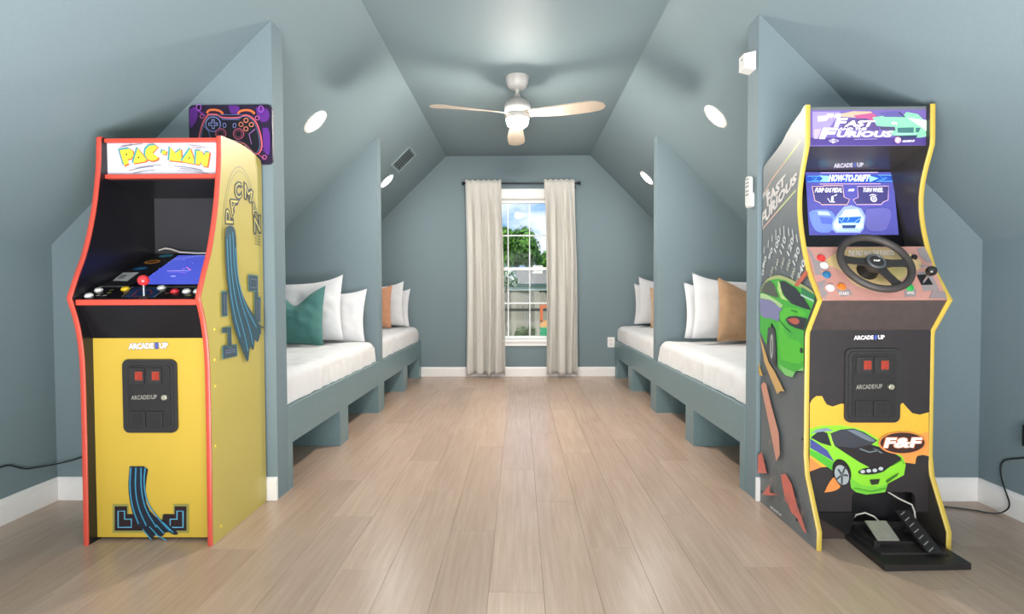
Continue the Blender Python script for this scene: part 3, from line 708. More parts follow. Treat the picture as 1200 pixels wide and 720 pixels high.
scr.add(f1(.0035) + f1(-.002), [(0, 1, 2, 3), (0, 4, 5, 1), (1, 5, 6, 2), (2, 6, 7, 3), (3, 7, 4, 0)], M('#0c0c10', .12)); scr_o = scr.build('screen_bezel', deck)
A = Art('PD', .15, emit=.75, base=.0038)
A.poly([(-1.512, 2.232), (-1.262, 2.232), (-1.232, 2.55), (-1.540, 2.55)], '#4450b8')
A.st = .0002
for (a_, c_) in (([(-1.4778,2.3660),(-1.4448,2.3711),(-1.3855,2.3687)], '#b9a9e8'), ([(-1.4233,2.3838),(-1.4188,2.4072),(-1.3814,2.3741)], '#d67ac0'), ([(-1.4601,2.3549),(-1.4215,2.3563),(-1.3846,2.3424)], '#8c6cd0'), ([(-1.4274,2.3102),(-1.4080,2.3100)], '#d8d8f0')): A.line(a_, .004, c_)
for p0 in [(-1.5440,2.3131),(-1.5184,2.3393),(-1.5292,2.4616),(-1.5281,2.3943),(-1.4789,2.4909),(-1.4178,2.4504),(-1.4931,2.2781)]: A.ell(p0, .0022, .003, '#8f9ae8', n=8)
A.build('screen', deck)
def push(p0, r, c_, par, n=(0, -.392, .92), nm='button', h=.010, P_=PDf):
    o3 = Vector(P_(p0[0], p0[1], 0)); B().lathe([(0, 0), (r * 1.25, 0), (r * 1.25, h * .35), (r * 1.1, h * .5), (r * .95, h * .5), (r * .92, h * .9), (r * .6, h), (0, h * 1.02)], o3, M(c_, .25, var=.02), n, 20).build(nm, par, smooth=True)
for p0, c_, lb in (([(-1.6353,2.1360)][0], '#dcdad6', 0), ([(-1.6338,2.1842)][0], '#dcdad6', 0), ([(-1.5362,2.1943)][0], '#e2bd2c', 0), ([(-1.4005,2.2042)][0], '#d4d2ce', 0), ([(-1.3289,2.1714)][0], '#c9303a', 0), ([(-1.2823,2.1710)][0], '#dcdad6', 0), ([(-1.2397,2.1707)][0], '#dcdad6', 0)):
    push(p0, .0125, c_, deck)
js = empty('joystick', PDf(*[(-1.4119,2.1172)][0], 0)); js.parent = deck; js.location = WO[js.name] - WO[deck.name]
# (the joystick is a part of the deck: stem and ball are its pieces joined)
bpy.data.objects.remove(js)
j0 = Vector(PDf(*[(-1.4158,2.1231)][0], 0)); j1 = j0 + Vector((-.004, .004, .052))
b = B().tube([j0, j1], .0042, M('#b9bcc4', .25, metal=.8), 10); b.lathe([(0, 0), (.020, 0), (.017, .003), (.006, .005), (0, .005)], j0, blk2, (0, -.392, .92))
b.lathe([(.0205 * math.sin(PI * k / 12), -.0205 * math.cos(PI * k / 12)) for k in range(13)], j1 + Vector((0, 0, .012)), M('#d8343a', .18, coat=.5), (0, 0, 1), 24); b.build('joystick', deck, smooth=True)
B().tube([(-1.640, 2.568, 1.165), (-1.60, 2.55, 1.172), (-1.575, 2.556, 1.168), (-1.53, 2.545, 1.154), (-1.46, 2.558, 1.150), (-1.38, 2.56, 1.150)], .004, M('#c9c4bb', .5), 8).build('cable', deck, smooth=True)
# front print
fpn = [o for o in bpy.data.objects if o.name.startswith('front_panel')][-1]
A = Art('PF', .35)
logo(A, [(-1.5225,0.7753),(-1.3669,0.7782),(-1.3656,0.7550),(-1.5231,0.7510)], '#e4e2ea', out='#33364a')
# maze brackets with cyan inner lines
for P_, Q_ in (([(-1.5979,0.1442),(-1.5347,0.1443),(-1.5357,0.1014),(-1.4918,0.1015),(-1.4798,0.0304),(-1.6005,0.0302)], [(-1.5896,0.1354),(-1.5403,0.1355),(-1.5410,0.1047),(-1.5052,0.1048),(-1.4796,0.0389),(-1.5918,0.0387)]),
               ([(-1.2967,0.1446),(-1.3577,0.1445),(-1.3585,0.1017),(-1.4040,0.1016),(-1.4190,0.0306),(-1.2989,0.0308)], [(-1.3057,0.1359),(-1.3528,0.1358),(-1.3534,0.1051),(-1.3972,0.1050),(-1.4121,0.0391),(-1.3075,0.0393)])):
    A.poly(P_, '#8c8a4a'); A.poly(Q_, '#26191d')
A.line([(-1.5759,0.1165),(-1.5505,0.1166),(-1.5513,0.0844),(-1.5242,0.0845),(-1.5249,0.0524),(-1.5773,0.0522)], .0055, '#5aa2c2', close=True); A.line([(-1.3195,0.1169),(-1.3431,0.1169),(-1.3437,0.0848),(-1.3707,0.0848),(-1.3713,0.0527),(-1.3207,0.0528)], .0055, '#5aa2c2', close=True)
A.poly([(-1.5264,0.2936),(-1.4513,0.2937),(-1.4618,0.2415),(-1.4702,0.1640),(-1.4445,0.1032),(-1.3878,0.0729),(-1.3347,0.0291),(-1.3551,0.0206),(-1.3851,0.0391),(-1.4059,0.0120),(-1.4292,0.0255),(-1.4466,0.0017),(-1.4796,0.0389),(-1.5059,0.0727),(-1.5250,0.1267),(-1.5347,0.2077)], '#1a2230', smooth=1)
for L_ in ([(-1.5215,0.2886),(-1.5283,0.2077),(-1.5182,0.1267),(-1.4959,0.0659)], [(-1.5012,0.2886),(-1.5065,0.2010),(-1.4946,0.1268),(-1.4657,0.0592)], [(-1.4810,0.2886),(-1.4829,0.2010),(-1.4677,0.1235),(-1.4253,0.0526)], [(-1.4642,0.2886),(-1.4722,0.2280),(-1.4604,0.1471),(-1.4046,0.0729),(-1.3716,0.0391)]):
    A.line(L_, .0052, '#3a86a8', smooth=2)
for L_ in ([(-1.4795,0.0457),(-1.4466,0.0034)], [(-1.4522,0.0559),(-1.4159,0.0154)], [(-1.4251,0.0627),(-1.3954,0.0289)], [(-1.3979,0.0729),(-1.3582,0.0324)], [(-1.4292,0.0255),(-1.3858,0.0019)]): A.line(L_, .004, '#3d93b4')
A.build('front_print', fpn)
coin_door(pac, -1.5435, -1.3315, .4265, .7125, 2.185, 'black plastic coin door with two red slots')
# side print
A = Art('PS', .35)
A.ell([(2.4068,1.1272)][0], .165, .375, '#6d7266', ring=.0025, a0=8, a1=172, n=40); A.ell([(2.4070,1.1345)][0], .150, .350, '#6d7266', ring=.0018, a0=15, a1=165, n=40)
for ch, q in (('P', [(2.2741,1.2471),(2.2729,1.3117),(2.3338,1.3084),(2.3389,1.2530)]), ('A', [(2.2901,1.3280),(2.3394,1.3723),(2.3888,1.3592),(2.3295,1.2834)]), ('C', [(2.3412,1.4251),(2.4062,1.4412),(2.4114,1.3736),(2.3598,1.3510)]),
              ('M', [(2.4324,1.4444),(2.5132,1.4186),(2.4914,1.3644),(2.4338,1.3737)]), ('A', [(2.4796,1.3626),(2.5404,1.3796),(2.5674,1.3185),(2.5096,1.3127)]), ('N', [(2.5135,1.3076),(2.5802,1.3222),(2.5817,1.2430),(2.5150,1.2323)])):
    A.text(ch, q, '#3f4448', .10, grow=.05); 
    cx = sum(p[0] for p in q) / 4; cz = sum(p[1] for p in q) / 4; A.text(ch, [(cx + (p[0] - cx) * .86, cz + (p[1] - cz) * .88) for p in q], '#d6c76c', -.012)
A.line([(2.3946,1.4228),(2.4204,1.4204)], .006, '#4b4f52')
for k in range(4): A.line([[(2.5188,1.2251),(2.5768,1.2231)][0], [(2.5188,1.2251),(2.5768,1.2231)][1]] if k == 0 else [(p[0], p[1] - .012 * k) for p in [(2.5188,1.2251),(2.5768,1.2231)]], .003, '#6d6f52')
bl_ = '#3f545c'; tl_ = '#5f8f8d'
def block(pts, hole=None):
    A.poly([(p[0], p[1]) for p in pts], tl_)
    cx = sum(p[0] for p in pts) / len(pts); cz = sum(p[1] for p in pts) / len(pts); A.poly([(cx + (p[0] - cx) * .88, cz + (p[1] - cz) * .94) for p in pts], bl_)
block([(2.2262,0.9781),(2.2717,0.9765),(2.2717,0.8751),(2.2260,0.8754)]); block([(2.2246,0.8333),(2.2669,0.8307),(2.2661,0.8084),(2.2239,0.8114)]); block([(2.2222,0.7610),(2.3435,0.7565),(2.3454,0.7065),(2.2223,0.7069)])
block([(2.4458,1.0504),(2.5414,1.0457),(2.5390,0.9748),(2.4471,0.9766)]); block([(2.4983,0.9786),(2.5390,0.9767),(2.5382,0.9518),(2.5632,0.9496),(2.5592,0.8316),(2.5016,0.8386)]); block([(2.2604,0.8345),(2.2938,0.8324),(2.2977,0.7450),(2.2641,0.7484)]); block([(2.5094,0.8306),(2.5590,0.8239),(2.5575,0.7814),(2.5160,0.7845)])
for p_ in ([(2.2417,0.9612),(2.2613,0.9601),(2.2603,0.8927),(2.2427,0.8923)], [(2.4644,1.0306),(2.5202,1.0280),(2.5190,0.9919),(2.4647,0.9934)], [(2.2408,0.7388),(2.3217,0.7374),(2.3228,0.7284),(2.2418,0.7291)], [(2.5171,0.9368),(2.5418,0.9353),(2.5390,0.8520),(2.5168,0.8549)]): A.line(p_, .004, '#7d7fa0', close=True)
A.line([(2.5924,0.9004),(2.5881,0.7751)], .006, '#4d5340'); A.line([(2.5502,0.8148),(2.5884,0.8104)], .006, '#4d5340')
A.poly([(2.2523,1.1818),(2.2605,1.2336),(2.3145,1.2467),(2.3414,1.2217),(2.3451,1.1233),(2.3558,1.0175),(2.4042,0.9385),(2.4945,0.8654),(2.5586,0.8123),(2.5227,0.7381),(2.4913,0.7712),(2.4811,0.7080),(2.4432,0.7455),(2.4287,0.6582),(2.3891,0.7106),(2.3474,0.7686),(2.3010,0.8425),(2.2774,0.9472),(2.2546,1.0564)], '#34505c', smooth=1)
for L_ in ([(2.2688,1.1868),(2.2742,1.0503),(2.3033,0.9121),(2.3623,0.7852)], [(2.2894,1.2059),(2.2977,1.0511),(2.3315,0.9254),(2.3993,0.7932),(2.4269,0.7175)], [(2.3135,1.2187),(2.3220,1.0589),(2.3675,0.9390),(2.4455,0.8157),(2.4744,0.7426)], [(2.3322,1.1576),(2.3489,1.0244),(2.4106,0.9092),(2.5089,0.8154)]):
    A.line(L_, .0065, '#4f97b8', smooth=2)
A.build('side_print', right_sp)
for p0 in [(2.1799,0.8295),(2.1772,0.7106),(2.1763,0.6090),(2.1718,0.3772),(2.2018,0.0494),(2.5601,0.8587)]:
    B().lathe([(0, 0), (.006, 0), (.0055, .0015), (.003, .003), (0, .003)], PLANES['PS'](p0[0], p0[1], 0), M('#e6c944', .35), (1, 0, 0), 12).build('screw_cap', right_sp, smooth=True)

# ------------------------------------------------------------------ RACING CABINET (right)
XA, XB = 1.104, 1.598; PT = .0165
ff = empty('racing_cabinet', ((XA + XB) / 2, 2.37, 0), 'black arcade driving cabinet with yellow edges, steering wheel and green car print', 'arcade cabinet')
char = M('#63696c', .40, var=.15, scale=2.5); yem = M('#c4a848', .38, var=.03); inb = M('#37332f', .30, var=.2, scale=4); ffb = M('#221f20', .5, var=.12, scale=20)
ffr = [(2.110, 0), (2.108, .070), (2.200, .255), (2.211, .33), (2.211, .79), (2.208, .812), (2.122, .934), (2.205, 1.045), (2.246, 1.143), (2.272, 1.23), (2.283, 1.302), (2.280, 1.372), (2.262, 1.440), (2.226, 1.530), (2.224, 1.56), (2.226, 1.686)]
ff2 = ffr[:2] + ffr[2:7] + chaikin(ffr[7:14], 2) + ffr[14:]
fft = [(2.240, 1.686), (2.262, 1.672), (2.334, 1.645), (2.38, 1.622), (2.426, 1.592), (2.48, 1.572), (2.547, 1.551), (2.600, 1.530), (2.607, 1.515), (2.607, 0)]
for xa, xb in ((XA, XA + PT), (XB, XB - PT)):
    sp = side_panel(ff, 'side_panel', ff2 + fft, xa, xb, char, inb)
    molding(sp, ff2, xa, xb, yem)
    if xa == XA: left_sp = sp
XI0, XI1 = XA + PT, XB - PT
B().box(XI0, XI1, 2.590, 2.606, .02, 1.51, blk2).build('back_panel', ff)
B().prism([(2.25, 1.673), (2.25, 1.685), (2.334, 1.643), (2.426, 1.590), (2.547, 1.549), (2.589, 1.53), (2.589, 1.515), (2.54, 1.535), (2.41, 1.58), (2.33, 1.63)], lambda y, z: (XI0, y, z), lambda y, z: (XI1, y, z), char).build('top_panel', ff)
mq = B().box(XI0, XI1, 2.25, 2.262, 1.534, 1.673, M('#6b5b9c', .25, var=.06, scale=7, emit=.18)).build('marquee', ff)
B().prism([(2.252, 1.534), (2.475, 1.4762), (2.475, 1.49), (2.262, 1.546)], lambda y, z: (XI0, y, z), lambda y, z: (XI1, y, z), inb).build('speaker_panel', ff)
FCf, FKf = PLANES['FC'], PLANES['FK']
bz = B().prism([(1.143, 0), (1.478, 0), (1.478, -.012), (1.143, -.012)], lambda z, h: FCf(XI0, z, h), lambda z, h: FCf(XI1, z, h), M('#121116', .15)).build('screen_bezel', ff)
kp = B().prism([(.936, 0), (1.141, 0), (1.141, -.014), (.936, -.014)], lambda z, h: FKf(XI0, z, h), lambda z, h: FKf(XI1, z, h), M('#b88a80', .35, var=.1, scale=9)).build('control_panel', ff)
B().box(XI0, XI1, 2.247, 2.372, 1.130, 1.141, inb).build('ledge', ff)
B().prism([(2.128, .932), (2.140, .934), (2.214, .820), (2.206, .818)], lambda y, z: (XI0, y, z), lambda y, z: (XI1, y, z), M('#4a4140', .35, var=.1)).build('recess_panel', ff)
# front panel with the rounded pedal opening
nx0, nx1 = 1.287, 1.532
pts = [(XI0, .109), (nx0, .109)] + [(nx0 + .022 - .022 * math.cos(math.radians(a)), .165 + .022 * math.sin(math.radians(a))) for a in (0, 30, 60, 90)] + [(nx1 - .022 + .022 * math.sin(math.radians(a)), .165 + .022 * math.cos(math.radians(a))) for a in (0, 30, 60, 90)] + [(nx1, .109), (XI1, .109), (XI1, .818), (XI0, .818)]
fpo = B().prism(pts, lambda x, z: (x, 2.206, z), lambda x, z: (x, 2.220, z), M('#2c2729', .45, var=.1, scale=20)).build('front_panel', ff)
B().box(XI0, XI1, 2.30, 2.312, .0, .20, blk2).build('inner_kick_board', ff)
B().box(XI0, nx0 - .02, 2.212, 2.222, .0, .109, M('#3a2f2b', .5)).build('kick_board', ff)
# marquee art
A = Art('FM', .25, emit=.16)
A.poly([(1.1351,1.5669),(1.5884,1.5636),(1.5889,1.5345),(1.1354,1.5378)], '#4a3c7c')
A.poly([(1.1423,1.6675),(1.2512,1.6666),(1.2090,1.6043),(1.1632,1.5684),(1.1433,1.5685)], '#9183b8'); A.poly([(1.1623,1.6509),(1.2184,1.6537),(1.1955,1.6308),(1.1625,1.6278)], '#b7acd0')
A.poly([(1.2447,1.6568),(1.3006,1.6679),(1.3665,1.6664),(1.3865,1.6507),(1.3108,1.6431),(1.2514,1.6469)], '#b9a08c'); A.poly([(1.3008,1.6514),(1.3732,1.6607),(1.3931,1.6441),(1.3802,1.6294),(1.3175,1.6365)], '#a8527e')
A.poly([(1.2680,1.6401),(1.3504,1.6395),(1.4001,1.6128),(1.4005,1.5897),(1.2519,1.6040)], '#57487c')
A.poly([(1.3734,1.6426),(1.4161,1.6489),(1.4885,1.6450),(1.5047,1.6630),(1.5476,1.6544),(1.5776,1.6246),(1.5817,1.5686),(1.5588,1.5638),(1.5061,1.5658),(1.4501,1.5745),(1.4365,1.6042),(1.3903,1.6112)], '#7fc7a0')
A.poly([(1.3995,1.6612),(1.4586,1.6663),(1.4784,1.6632),(1.4984,1.6429),(1.4195,1.6442)], '#5a5590'); A.line([(1.4751,1.6632),(1.4984,1.6433)], .004, '#26304a')
A.poly([(1.5050,1.6416),(1.5808,1.6311),(1.5881,1.5817),(1.5648,1.6016)], '#bcd9cc'); A.poly([(1.4694,1.6023),(1.5335,1.6035),(1.5322,1.5821),(1.4713,1.5832)], '#3f6a6c'); A.poly([(1.5401,1.6018),(1.5599,1.6017),(1.5519,1.5836),(1.5404,1.5837)], '#3f6a6c')
A.poly([(1.4002,1.6078),(1.4595,1.6057),(1.4630,1.5909),(1.4070,1.5946)], '#4b4868'); A.poly([(1.4461,1.6256),(1.4658,1.6238),(1.4693,1.6139),(1.4495,1.6157)], '#d8e6d0')
A.poly([(1.4600,1.5711),(1.5488,1.5727),(1.5391,1.5606),(1.4832,1.5577)], '#343a5a'); A.line([(1.4632,1.5777),(1.5421,1.5787)], .004, '#a5dfc8')
A.poly([(1.1463,1.5982),(1.1760,1.6013),(1.1632,1.5617),(1.1467,1.5619)], '#a99bc6')
Wt = '#efeaf6'
A.text('THE', [(1.1969,1.6578),(1.2529,1.6574),(1.2475,1.6416),(1.1904,1.6421)], Wt, .05)
A.text('F', [(1.2350,1.6411),(1.2779,1.6407),(1.2634,1.6062),(1.2238,1.6065)], Wt, .05); A.text('AST', [(1.2747,1.6315),(1.3851,1.6307),(1.3722,1.6064),(1.2634,1.6072)], Wt, .05)
A.text('AND THE', [(1.2437,1.6041),(1.3525,1.6032),(1.3477,1.5921),(1.2389,1.5929)], Wt, .04)
A.text('F', [(1.1826,1.6039),(1.2420,1.6034),(1.2161,1.5600),(1.1659,1.5604)], Wt, .06); A.text('URIOUS', [(1.2405,1.5912),(1.4531,1.5896),(1.4436,1.5650),(1.2309,1.5665)], Wt, .05)
A.ell([(1.2228,1.5527)][0], .019, .004, Wt, ring=.002); A.ell([(1.2212,1.5521)][0], .007, .009, '#d9d0ec')
A.text('UNIVERSAL', [(1.2030,1.5562),(1.2426,1.5559),(1.2427,1.5493),(1.2030,1.5496)], '#4a3c7c', .04)
for k in range(12): A.line([([(1.3020,1.5581)][0][0] + k * .0072, [(1.3020,1.5581)][0][1]), ([(1.3020,1.5581)][0][0] + k * .0072 + .0055, [(1.3020,1.5581)][0][1])], .002, '#b8aed4')
A.ell([(1.4685,1.5529)][0], .0125, .0125, '#c79ab8'); A.ell([(1.4675,1.5529)][0], .007, .007, '#e2c9dc')
A.text('ARCADE1UP', [(1.4850,1.5518),(1.5326,1.5538),(1.5328,1.5458),(1.4851,1.5442)], Wt, .04)
A.build('marquee_print', mq)
sp_o = [o for o in bpy.data.objects if o.name.startswith('speaker_panel')][-1]
A = Art('FB', .35); logo(A, [(1.3039,2.3908),(1.4216,2.3823),(1.4449,2.4209),(1.3261,2.4312)], '#cfcad0')
A.build('lettering', sp_o)
# screen picture
A = Art('FC', .12, emit=.7, base=.0006)
A.poly([(1.2207,1.4767),(1.5901,1.4741),(1.5642,1.1991),(1.1976,1.1989)], '#4a4a90')
A.poly([(1.2201,1.4621),(1.5888,1.4595),(1.5851,1.4273),(1.2177,1.4298)], '#28489e'); A.poly([(1.2777,1.4609),(1.3205,1.4579),(1.3128,1.4311),(1.2746,1.4325),(1.2900,1.4466)], '#7cc4f0'); A.poly([(1.4865,1.4587),(1.5238,1.4457),(1.4851,1.4295)], '#86ccf4')
for L_ in ([(1.2266,1.4574),(1.2807,1.4570)], [(1.2231,1.4328),(1.2771,1.4325)], [(1.5263,1.4599),(1.5874,1.4595)], [(1.5143,1.4328),(1.5824,1.4323)]): A.line(L_, .002, '#6fb0ea')
for q in ([(1.2440,1.4526),(1.2636,1.4391),(1.2418,1.4373)], [(1.2656,1.4525),(1.2523,1.4353),(1.2706,1.4371)], [(1.5325,1.4545),(1.5477,1.4391),(1.5259,1.4373)], [(1.5537,1.4524),(1.5366,1.4372),(1.5599,1.4466)]): A.line(q, .002, '#54a0dc')
A.line([(1.2828,1.4709),(1.5265,1.4715)], .0028, '#b9a7cc'); A.line([(1.2717,1.4206),(1.5282,1.4201)], .0028, '#c8a0a8')
A.text('HOW-TO-DRIFT', [(1.3212,1.4625),(1.4924,1.4617),(1.4781,1.4307),(1.3110,1.4311)], '#e9eef8', .045)
for pp in ([(1.2378,1.4098),(1.2827,1.4095),(1.2885,1.4125),(1.3673,1.4120),(1.3647,1.3617),(1.3862,1.3514),(1.3719,1.3286),(1.2653,1.3292),(1.2596,1.3386),(1.2408,1.3463)], [(1.4277,1.4086),(1.5589,1.4092),(1.5454,1.3481),(1.5227,1.3385),(1.5138,1.3285),(1.4109,1.3284),(1.4003,1.3502),(1.4233,1.3602)]):
    A.poly(pp, '#3d3a68'); A.line(pp, .0026, '#d8b0a0' if pp[0][0] < 1.3 else '#c9a6c0', close=True)
A.text('PUMP GAS PEDAL', [(1.2531,1.4036),(1.3652,1.4029),(1.3591,1.3824),(1.2454,1.3828)], '#dfe2f2', .025); A.text('AND', [(1.3884,1.3982),(1.4138,1.3980),(1.4098,1.3867),(1.3841,1.3868)], '#dfe2f2', .05)
A.text('TURN WHEEL', [(1.4510,1.4023),(1.5354,1.4018),(1.5297,1.3821),(1.4449,1.3827)], '#dfe2f2', .025)
A.poly([(1.3117,1.3646),(1.3212,1.3683),(1.3168,1.3402),(1.3061,1.3402)], '#d9d6e4'); A.line([(1.2944,1.3564),(1.3025,1.3399),(1.3221,1.3398)], .003, '#d9d6e4'); A.poly([(1.3228,1.3676),(1.3366,1.3758),(1.3339,1.3698),(1.3259,1.3645)], '#d9d6e4')
A.ell([(1.4853,1.3523)][0], .0135, .0135, '#cfccdc'); A.ell([(1.4853,1.3523)][0], .008, .008, '#55527c'); A.ell([(1.4853,1.3523)][0], .0035, .0035, '#e4e2ee'); A.ell([(1.4846,1.3523)][0], .020, .019, '#d9d6e4', ring=.003, a0=45, a1=135)
A.poly([(1.2063,1.2942),(1.2266,1.3071),(1.2975,1.3067),(1.3168,1.2714),(1.2921,1.2075),(1.2260,1.2060),(1.2077,1.2499)], '#5f74b4', smooth=1); A.poly([(1.2432,1.2996),(1.2854,1.2975),(1.2970,1.2807),(1.2443,1.2829)], '#98a6cc'); A.poly([(1.2468,1.2755),(1.2989,1.2696),(1.2982,1.2421),(1.2530,1.2460)], '#4a5aa8')
A.poly([(1.4464,1.3077),(1.5326,1.3146),(1.5497,1.2922),(1.5312,1.2481),(1.5071,1.2118),(1.4372,1.2121),(1.4259,1.2487)], '#5a5898', smooth=1)
A.poly([(1.2958,1.2494),(1.3226,1.2861),(1.3562,1.3194),(1.3855,1.3248),(1.4255,1.3096),(1.4379,1.2781),(1.4216,1.2231),(1.4045,1.2051),(1.3031,1.2056),(1.2913,1.2202)], '#7f8fce')
A.poly([(1.3005,1.2457),(1.3200,1.2695),(1.3397,1.2823),(1.3575,1.3052),(1.4112,1.3086),(1.4218,1.2874),(1.4293,1.2689),(1.4187,1.2268),(1.3986,1.2116),(1.3110,1.2114),(1.2989,1.2238)], '#a9c2ea')
A.poly([(1.3548,1.2997),(1.4067,1.3027),(1.4120,1.2819),(1.3426,1.2786)], '#e2e9f2'); A.poly([(1.3238,1.2713),(1.4196,1.2745),(1.4064,1.2477),(1.3216,1.2456)], '#2458b8')
A.line([(1.3262,1.2640),(1.3377,1.2474),(1.3872,1.2489),(1.4114,1.2672)], .0022, '#8fb6f0'); A.line([(1.3488,1.2727),(1.3391,1.2565)], .002, '#8fb6f0'); A.line([(1.3700,1.2733),(1.3603,1.2564)], .002, '#8fb6f0')
A.poly([(1.3052,1.2420),(1.3257,1.2383),(1.3244,1.2299),(1.3053,1.2311)], '#f2f5fb'); A.poly([(1.3959,1.2379),(1.4197,1.2432),(1.4159,1.2312),(1.3964,1.2298)], '#f2f5fb'); A.poly([(1.3326,1.2375),(1.3907,1.2379),(1.3849,1.2241),(1.3339,1.2236)], '#2d4470')
A.line([(1.3153,1.2164),(1.3996,1.2174)], .002, '#5f7cb4')
A.build('screen', bz)
# control panel print and controls
A = Art('FK', .3)
A.poly([(1.1244,1.1363),(1.2549,1.1409),(1.2313,1.0876),(1.2356,1.0307),(1.2536,0.9882),(1.3362,0.9527),(1.4315,0.9714),(1.4884,1.0197),(1.5208,1.0694),(1.5213,1.1205),(1.4860,1.1397),(1.5749,1.1393),(1.5788,0.9393),(1.1241,0.9393)], '#b8867c')
A.poly([(1.1576,1.0710),(1.2270,1.0539),(1.2536,0.9882),(1.3397,0.9622),(1.4111,0.9843),(1.4845,1.0428),(1.5399,1.0526),(1.5407,1.1032),(1.4359,1.1382),(1.3039,1.1389),(1.2236,1.1150)], '#c2a878', smooth=2)
A.poly([(1.4185,1.0732),(1.4742,1.0662),(1.4666,1.0297),(1.4171,1.0005),(1.4016,1.0103),(1.3869,1.0399)], '#c9b878', smooth=1)
gy = '#8d8384'
for q in ([(1.1244,1.1363),(1.1381,1.1154),(1.1414,1.0711),(1.1269,1.0444),(1.1265,1.0983)], [(1.1311,1.0915),(1.1727,1.0777),(1.1882,1.0541),(1.1431,1.0443),(1.1661,1.0244),(1.1230,1.0311)], [(1.1229,0.9984),(1.1588,1.0113),(1.1384,0.9757),(1.1515,0.9566),(1.1224,0.9440)], [(1.1849,0.9724),(1.2335,0.9754),(1.2387,0.9531),(1.1921,0.9453)],
          [(1.5465,1.1342),(1.5760,1.1341),(1.5817,1.0758),(1.5610,1.0726),(1.5440,1.1032)], [(1.5076,1.0361),(1.5616,1.0425),(1.5639,0.9709),(1.5046,0.9648)], [(1.4334,0.9682),(1.4820,0.9713),(1.4657,0.9459),(1.4275,0.9445)], [(1.5259,1.0660),(1.5737,1.0641),(1.5342,1.0543)]): A.poly(q, gy)
A.poly([(1.5418,0.9710),(1.5819,0.9613),(1.5784,0.9383),(1.5128,0.9385)], '#8c7f80')
A.text('THE FAST AND THE FURIOUS', [(1.2790,1.1234),(1.4505,1.1243),(1.4493,1.1036),(1.2689,1.1028)], '#e6dcd8', .03)
A.text('START', [(1.1898,0.9628),(1.2261,0.9626),(1.2256,0.9515),(1.1878,0.9517)], '#e6dcd8', .03); A.text('NITRO', [(1.4410,0.9634),(1.4662,0.9633),(1.4656,0.9538),(1.4389,0.9539)], '#e6dcd8', .03)
A.build('panel_print', kp)
nK = Vector((0, -.859, .511)); upK = Vector((0, .511, .859))
for p0, c_ in (([(1.1648,1.0947)][0], '#cf3a38'), ([(1.1675,1.0659)][0], '#d9d4cf'), ([(1.1660,1.0293)][0], '#2f6c94'), ([(1.1634,0.9795)][0], '#d9d4cf'), ([(1.2074,0.9832)][0], '#d4742e'), ([(1.4583,0.9793)][0], '#2fa04e')):
    push(p0, .0125, c_, kp, nK, P_=FKf)
push([(1.5217,1.0965)][0], .009, '#1d1b1c', kp, nK, P_=FKf, nm='knob')
for p0 in [(1.1265,1.1380),(1.5718,1.1358),(1.5732,0.9408),(1.1327,0.9415)]: push(p0, .004, '#8f8a88', kp, nK, P_=FKf, nm='screw', h=.003)
# gear shifter
q = [(1.5037,1.0262),(1.5414,1.0284),(1.5478,0.9893),(1.5062,0.9885)]
b = B(); b.add([FKf(u, v, .004) for u, v in q] + [FKf(u, v, 0) for u, v in q], [(0, 1, 2, 3), (0, 4, 5, 1), (1, 5, 6, 2), (2, 6, 7, 3), (3, 7, 4, 0)], M('#141315', .5)); b.build('shifter_plate', kp)
s0 = Vector(FKf(*[(1.5166,0.9985)][0], .004)); s1 = s0 + Vector((-.008, -.050, .040))
b = B().tube([s0, s1], .0045, M('#a9a9ad', .25, metal=.8), 10); b.lathe([(.019 * math.sin(PI * k / 10), -.019 * math.cos(PI * k / 10)) for k in range(11)], s1, M('#1f1b1b', .22, coat=.4), nK, 20); b.build('gear_lever', kp, smooth=True)
# steering wheel
wc = Vector(FKf(*[(1.3237,1.0435)][0], 0)) ; wh = wc + nK * .060; wm = M('#3b3634', .55, var=.08, scale=120, bump=.1); 
nW = Vector((.0, -.80, .60)).normalized(); 
whl = empty('steering_wheel', wh); whl.parent = kp; whl.location = wh - WO[kp.name]
bpy.data.objects.remove(whl)
rx_ = Vector((1, 0, 0)); ry_ = nW.cross(rx_); ry_ = ry_ if ry_.z > 0 else -ry_
b = B(); b.torus(wh, nW, .124, .0135, wm, 56, 12)
def wp(a, r, h=0): return wh + (rx_ * math.cos(a) + ry_ * math.sin(a)) * r + nW * h
for a, half in ((math.radians(172), .26), (math.radians(-2), .26), (math.radians(-68), .30)):
    pts3 = []
    for r, hw, hh in ((.028, .020, -.004), (.06, .015, -.003), (.095, .015, -.001), (.126, .022, 0)):
        d = rx_ * math.cos(a) + ry_ * math.sin(a); t = rx_ * -math.sin(a) + ry_ * math.cos(a); c_ = wh + d * r + nW * hh
        pts3 += [c_ - t * hw + nW * .004, c_ + t * hw + nW * .004, c_ + t * hw - nW * .004, c_ - t * hw - nW * .004]
    fs = [(4 * i + j, 4 * i + (j + 1) % 4, 4 * i + 4 + (j + 1) % 4, 4 * i + 4 + j) for i in range(3) for j in range(4)] + [(0, 1, 2, 3), (12, 15, 14, 13)]
    b.add(pts3, fs, M('#2b2827', .45))
b.lathe([(0, -.02), (.034, -.02), (.038, -.004), (.036, .005), (.026, .009), (0, .009)], wh, M('#2b2827', .4), nW)
b.torus(wh + nW * .007, nW, .029, .0045, M('#77797c', .3, metal=.7), 32, 8)
b.tube([wc - nK * .002, wh - nW * .018], [.040, .026], M('#151416', .5), 20); wheel = b.build('steering_wheel', kp, smooth=True)
b = B(); b.add([wh + nW * .0105 + (rx_ * math.cos(t) * .017 + ry_ * math.sin(t) * .009) for t in [2 * PI * k / 20 for k in range(20)]], [tuple(range(20))], M('#1b1718', .3))
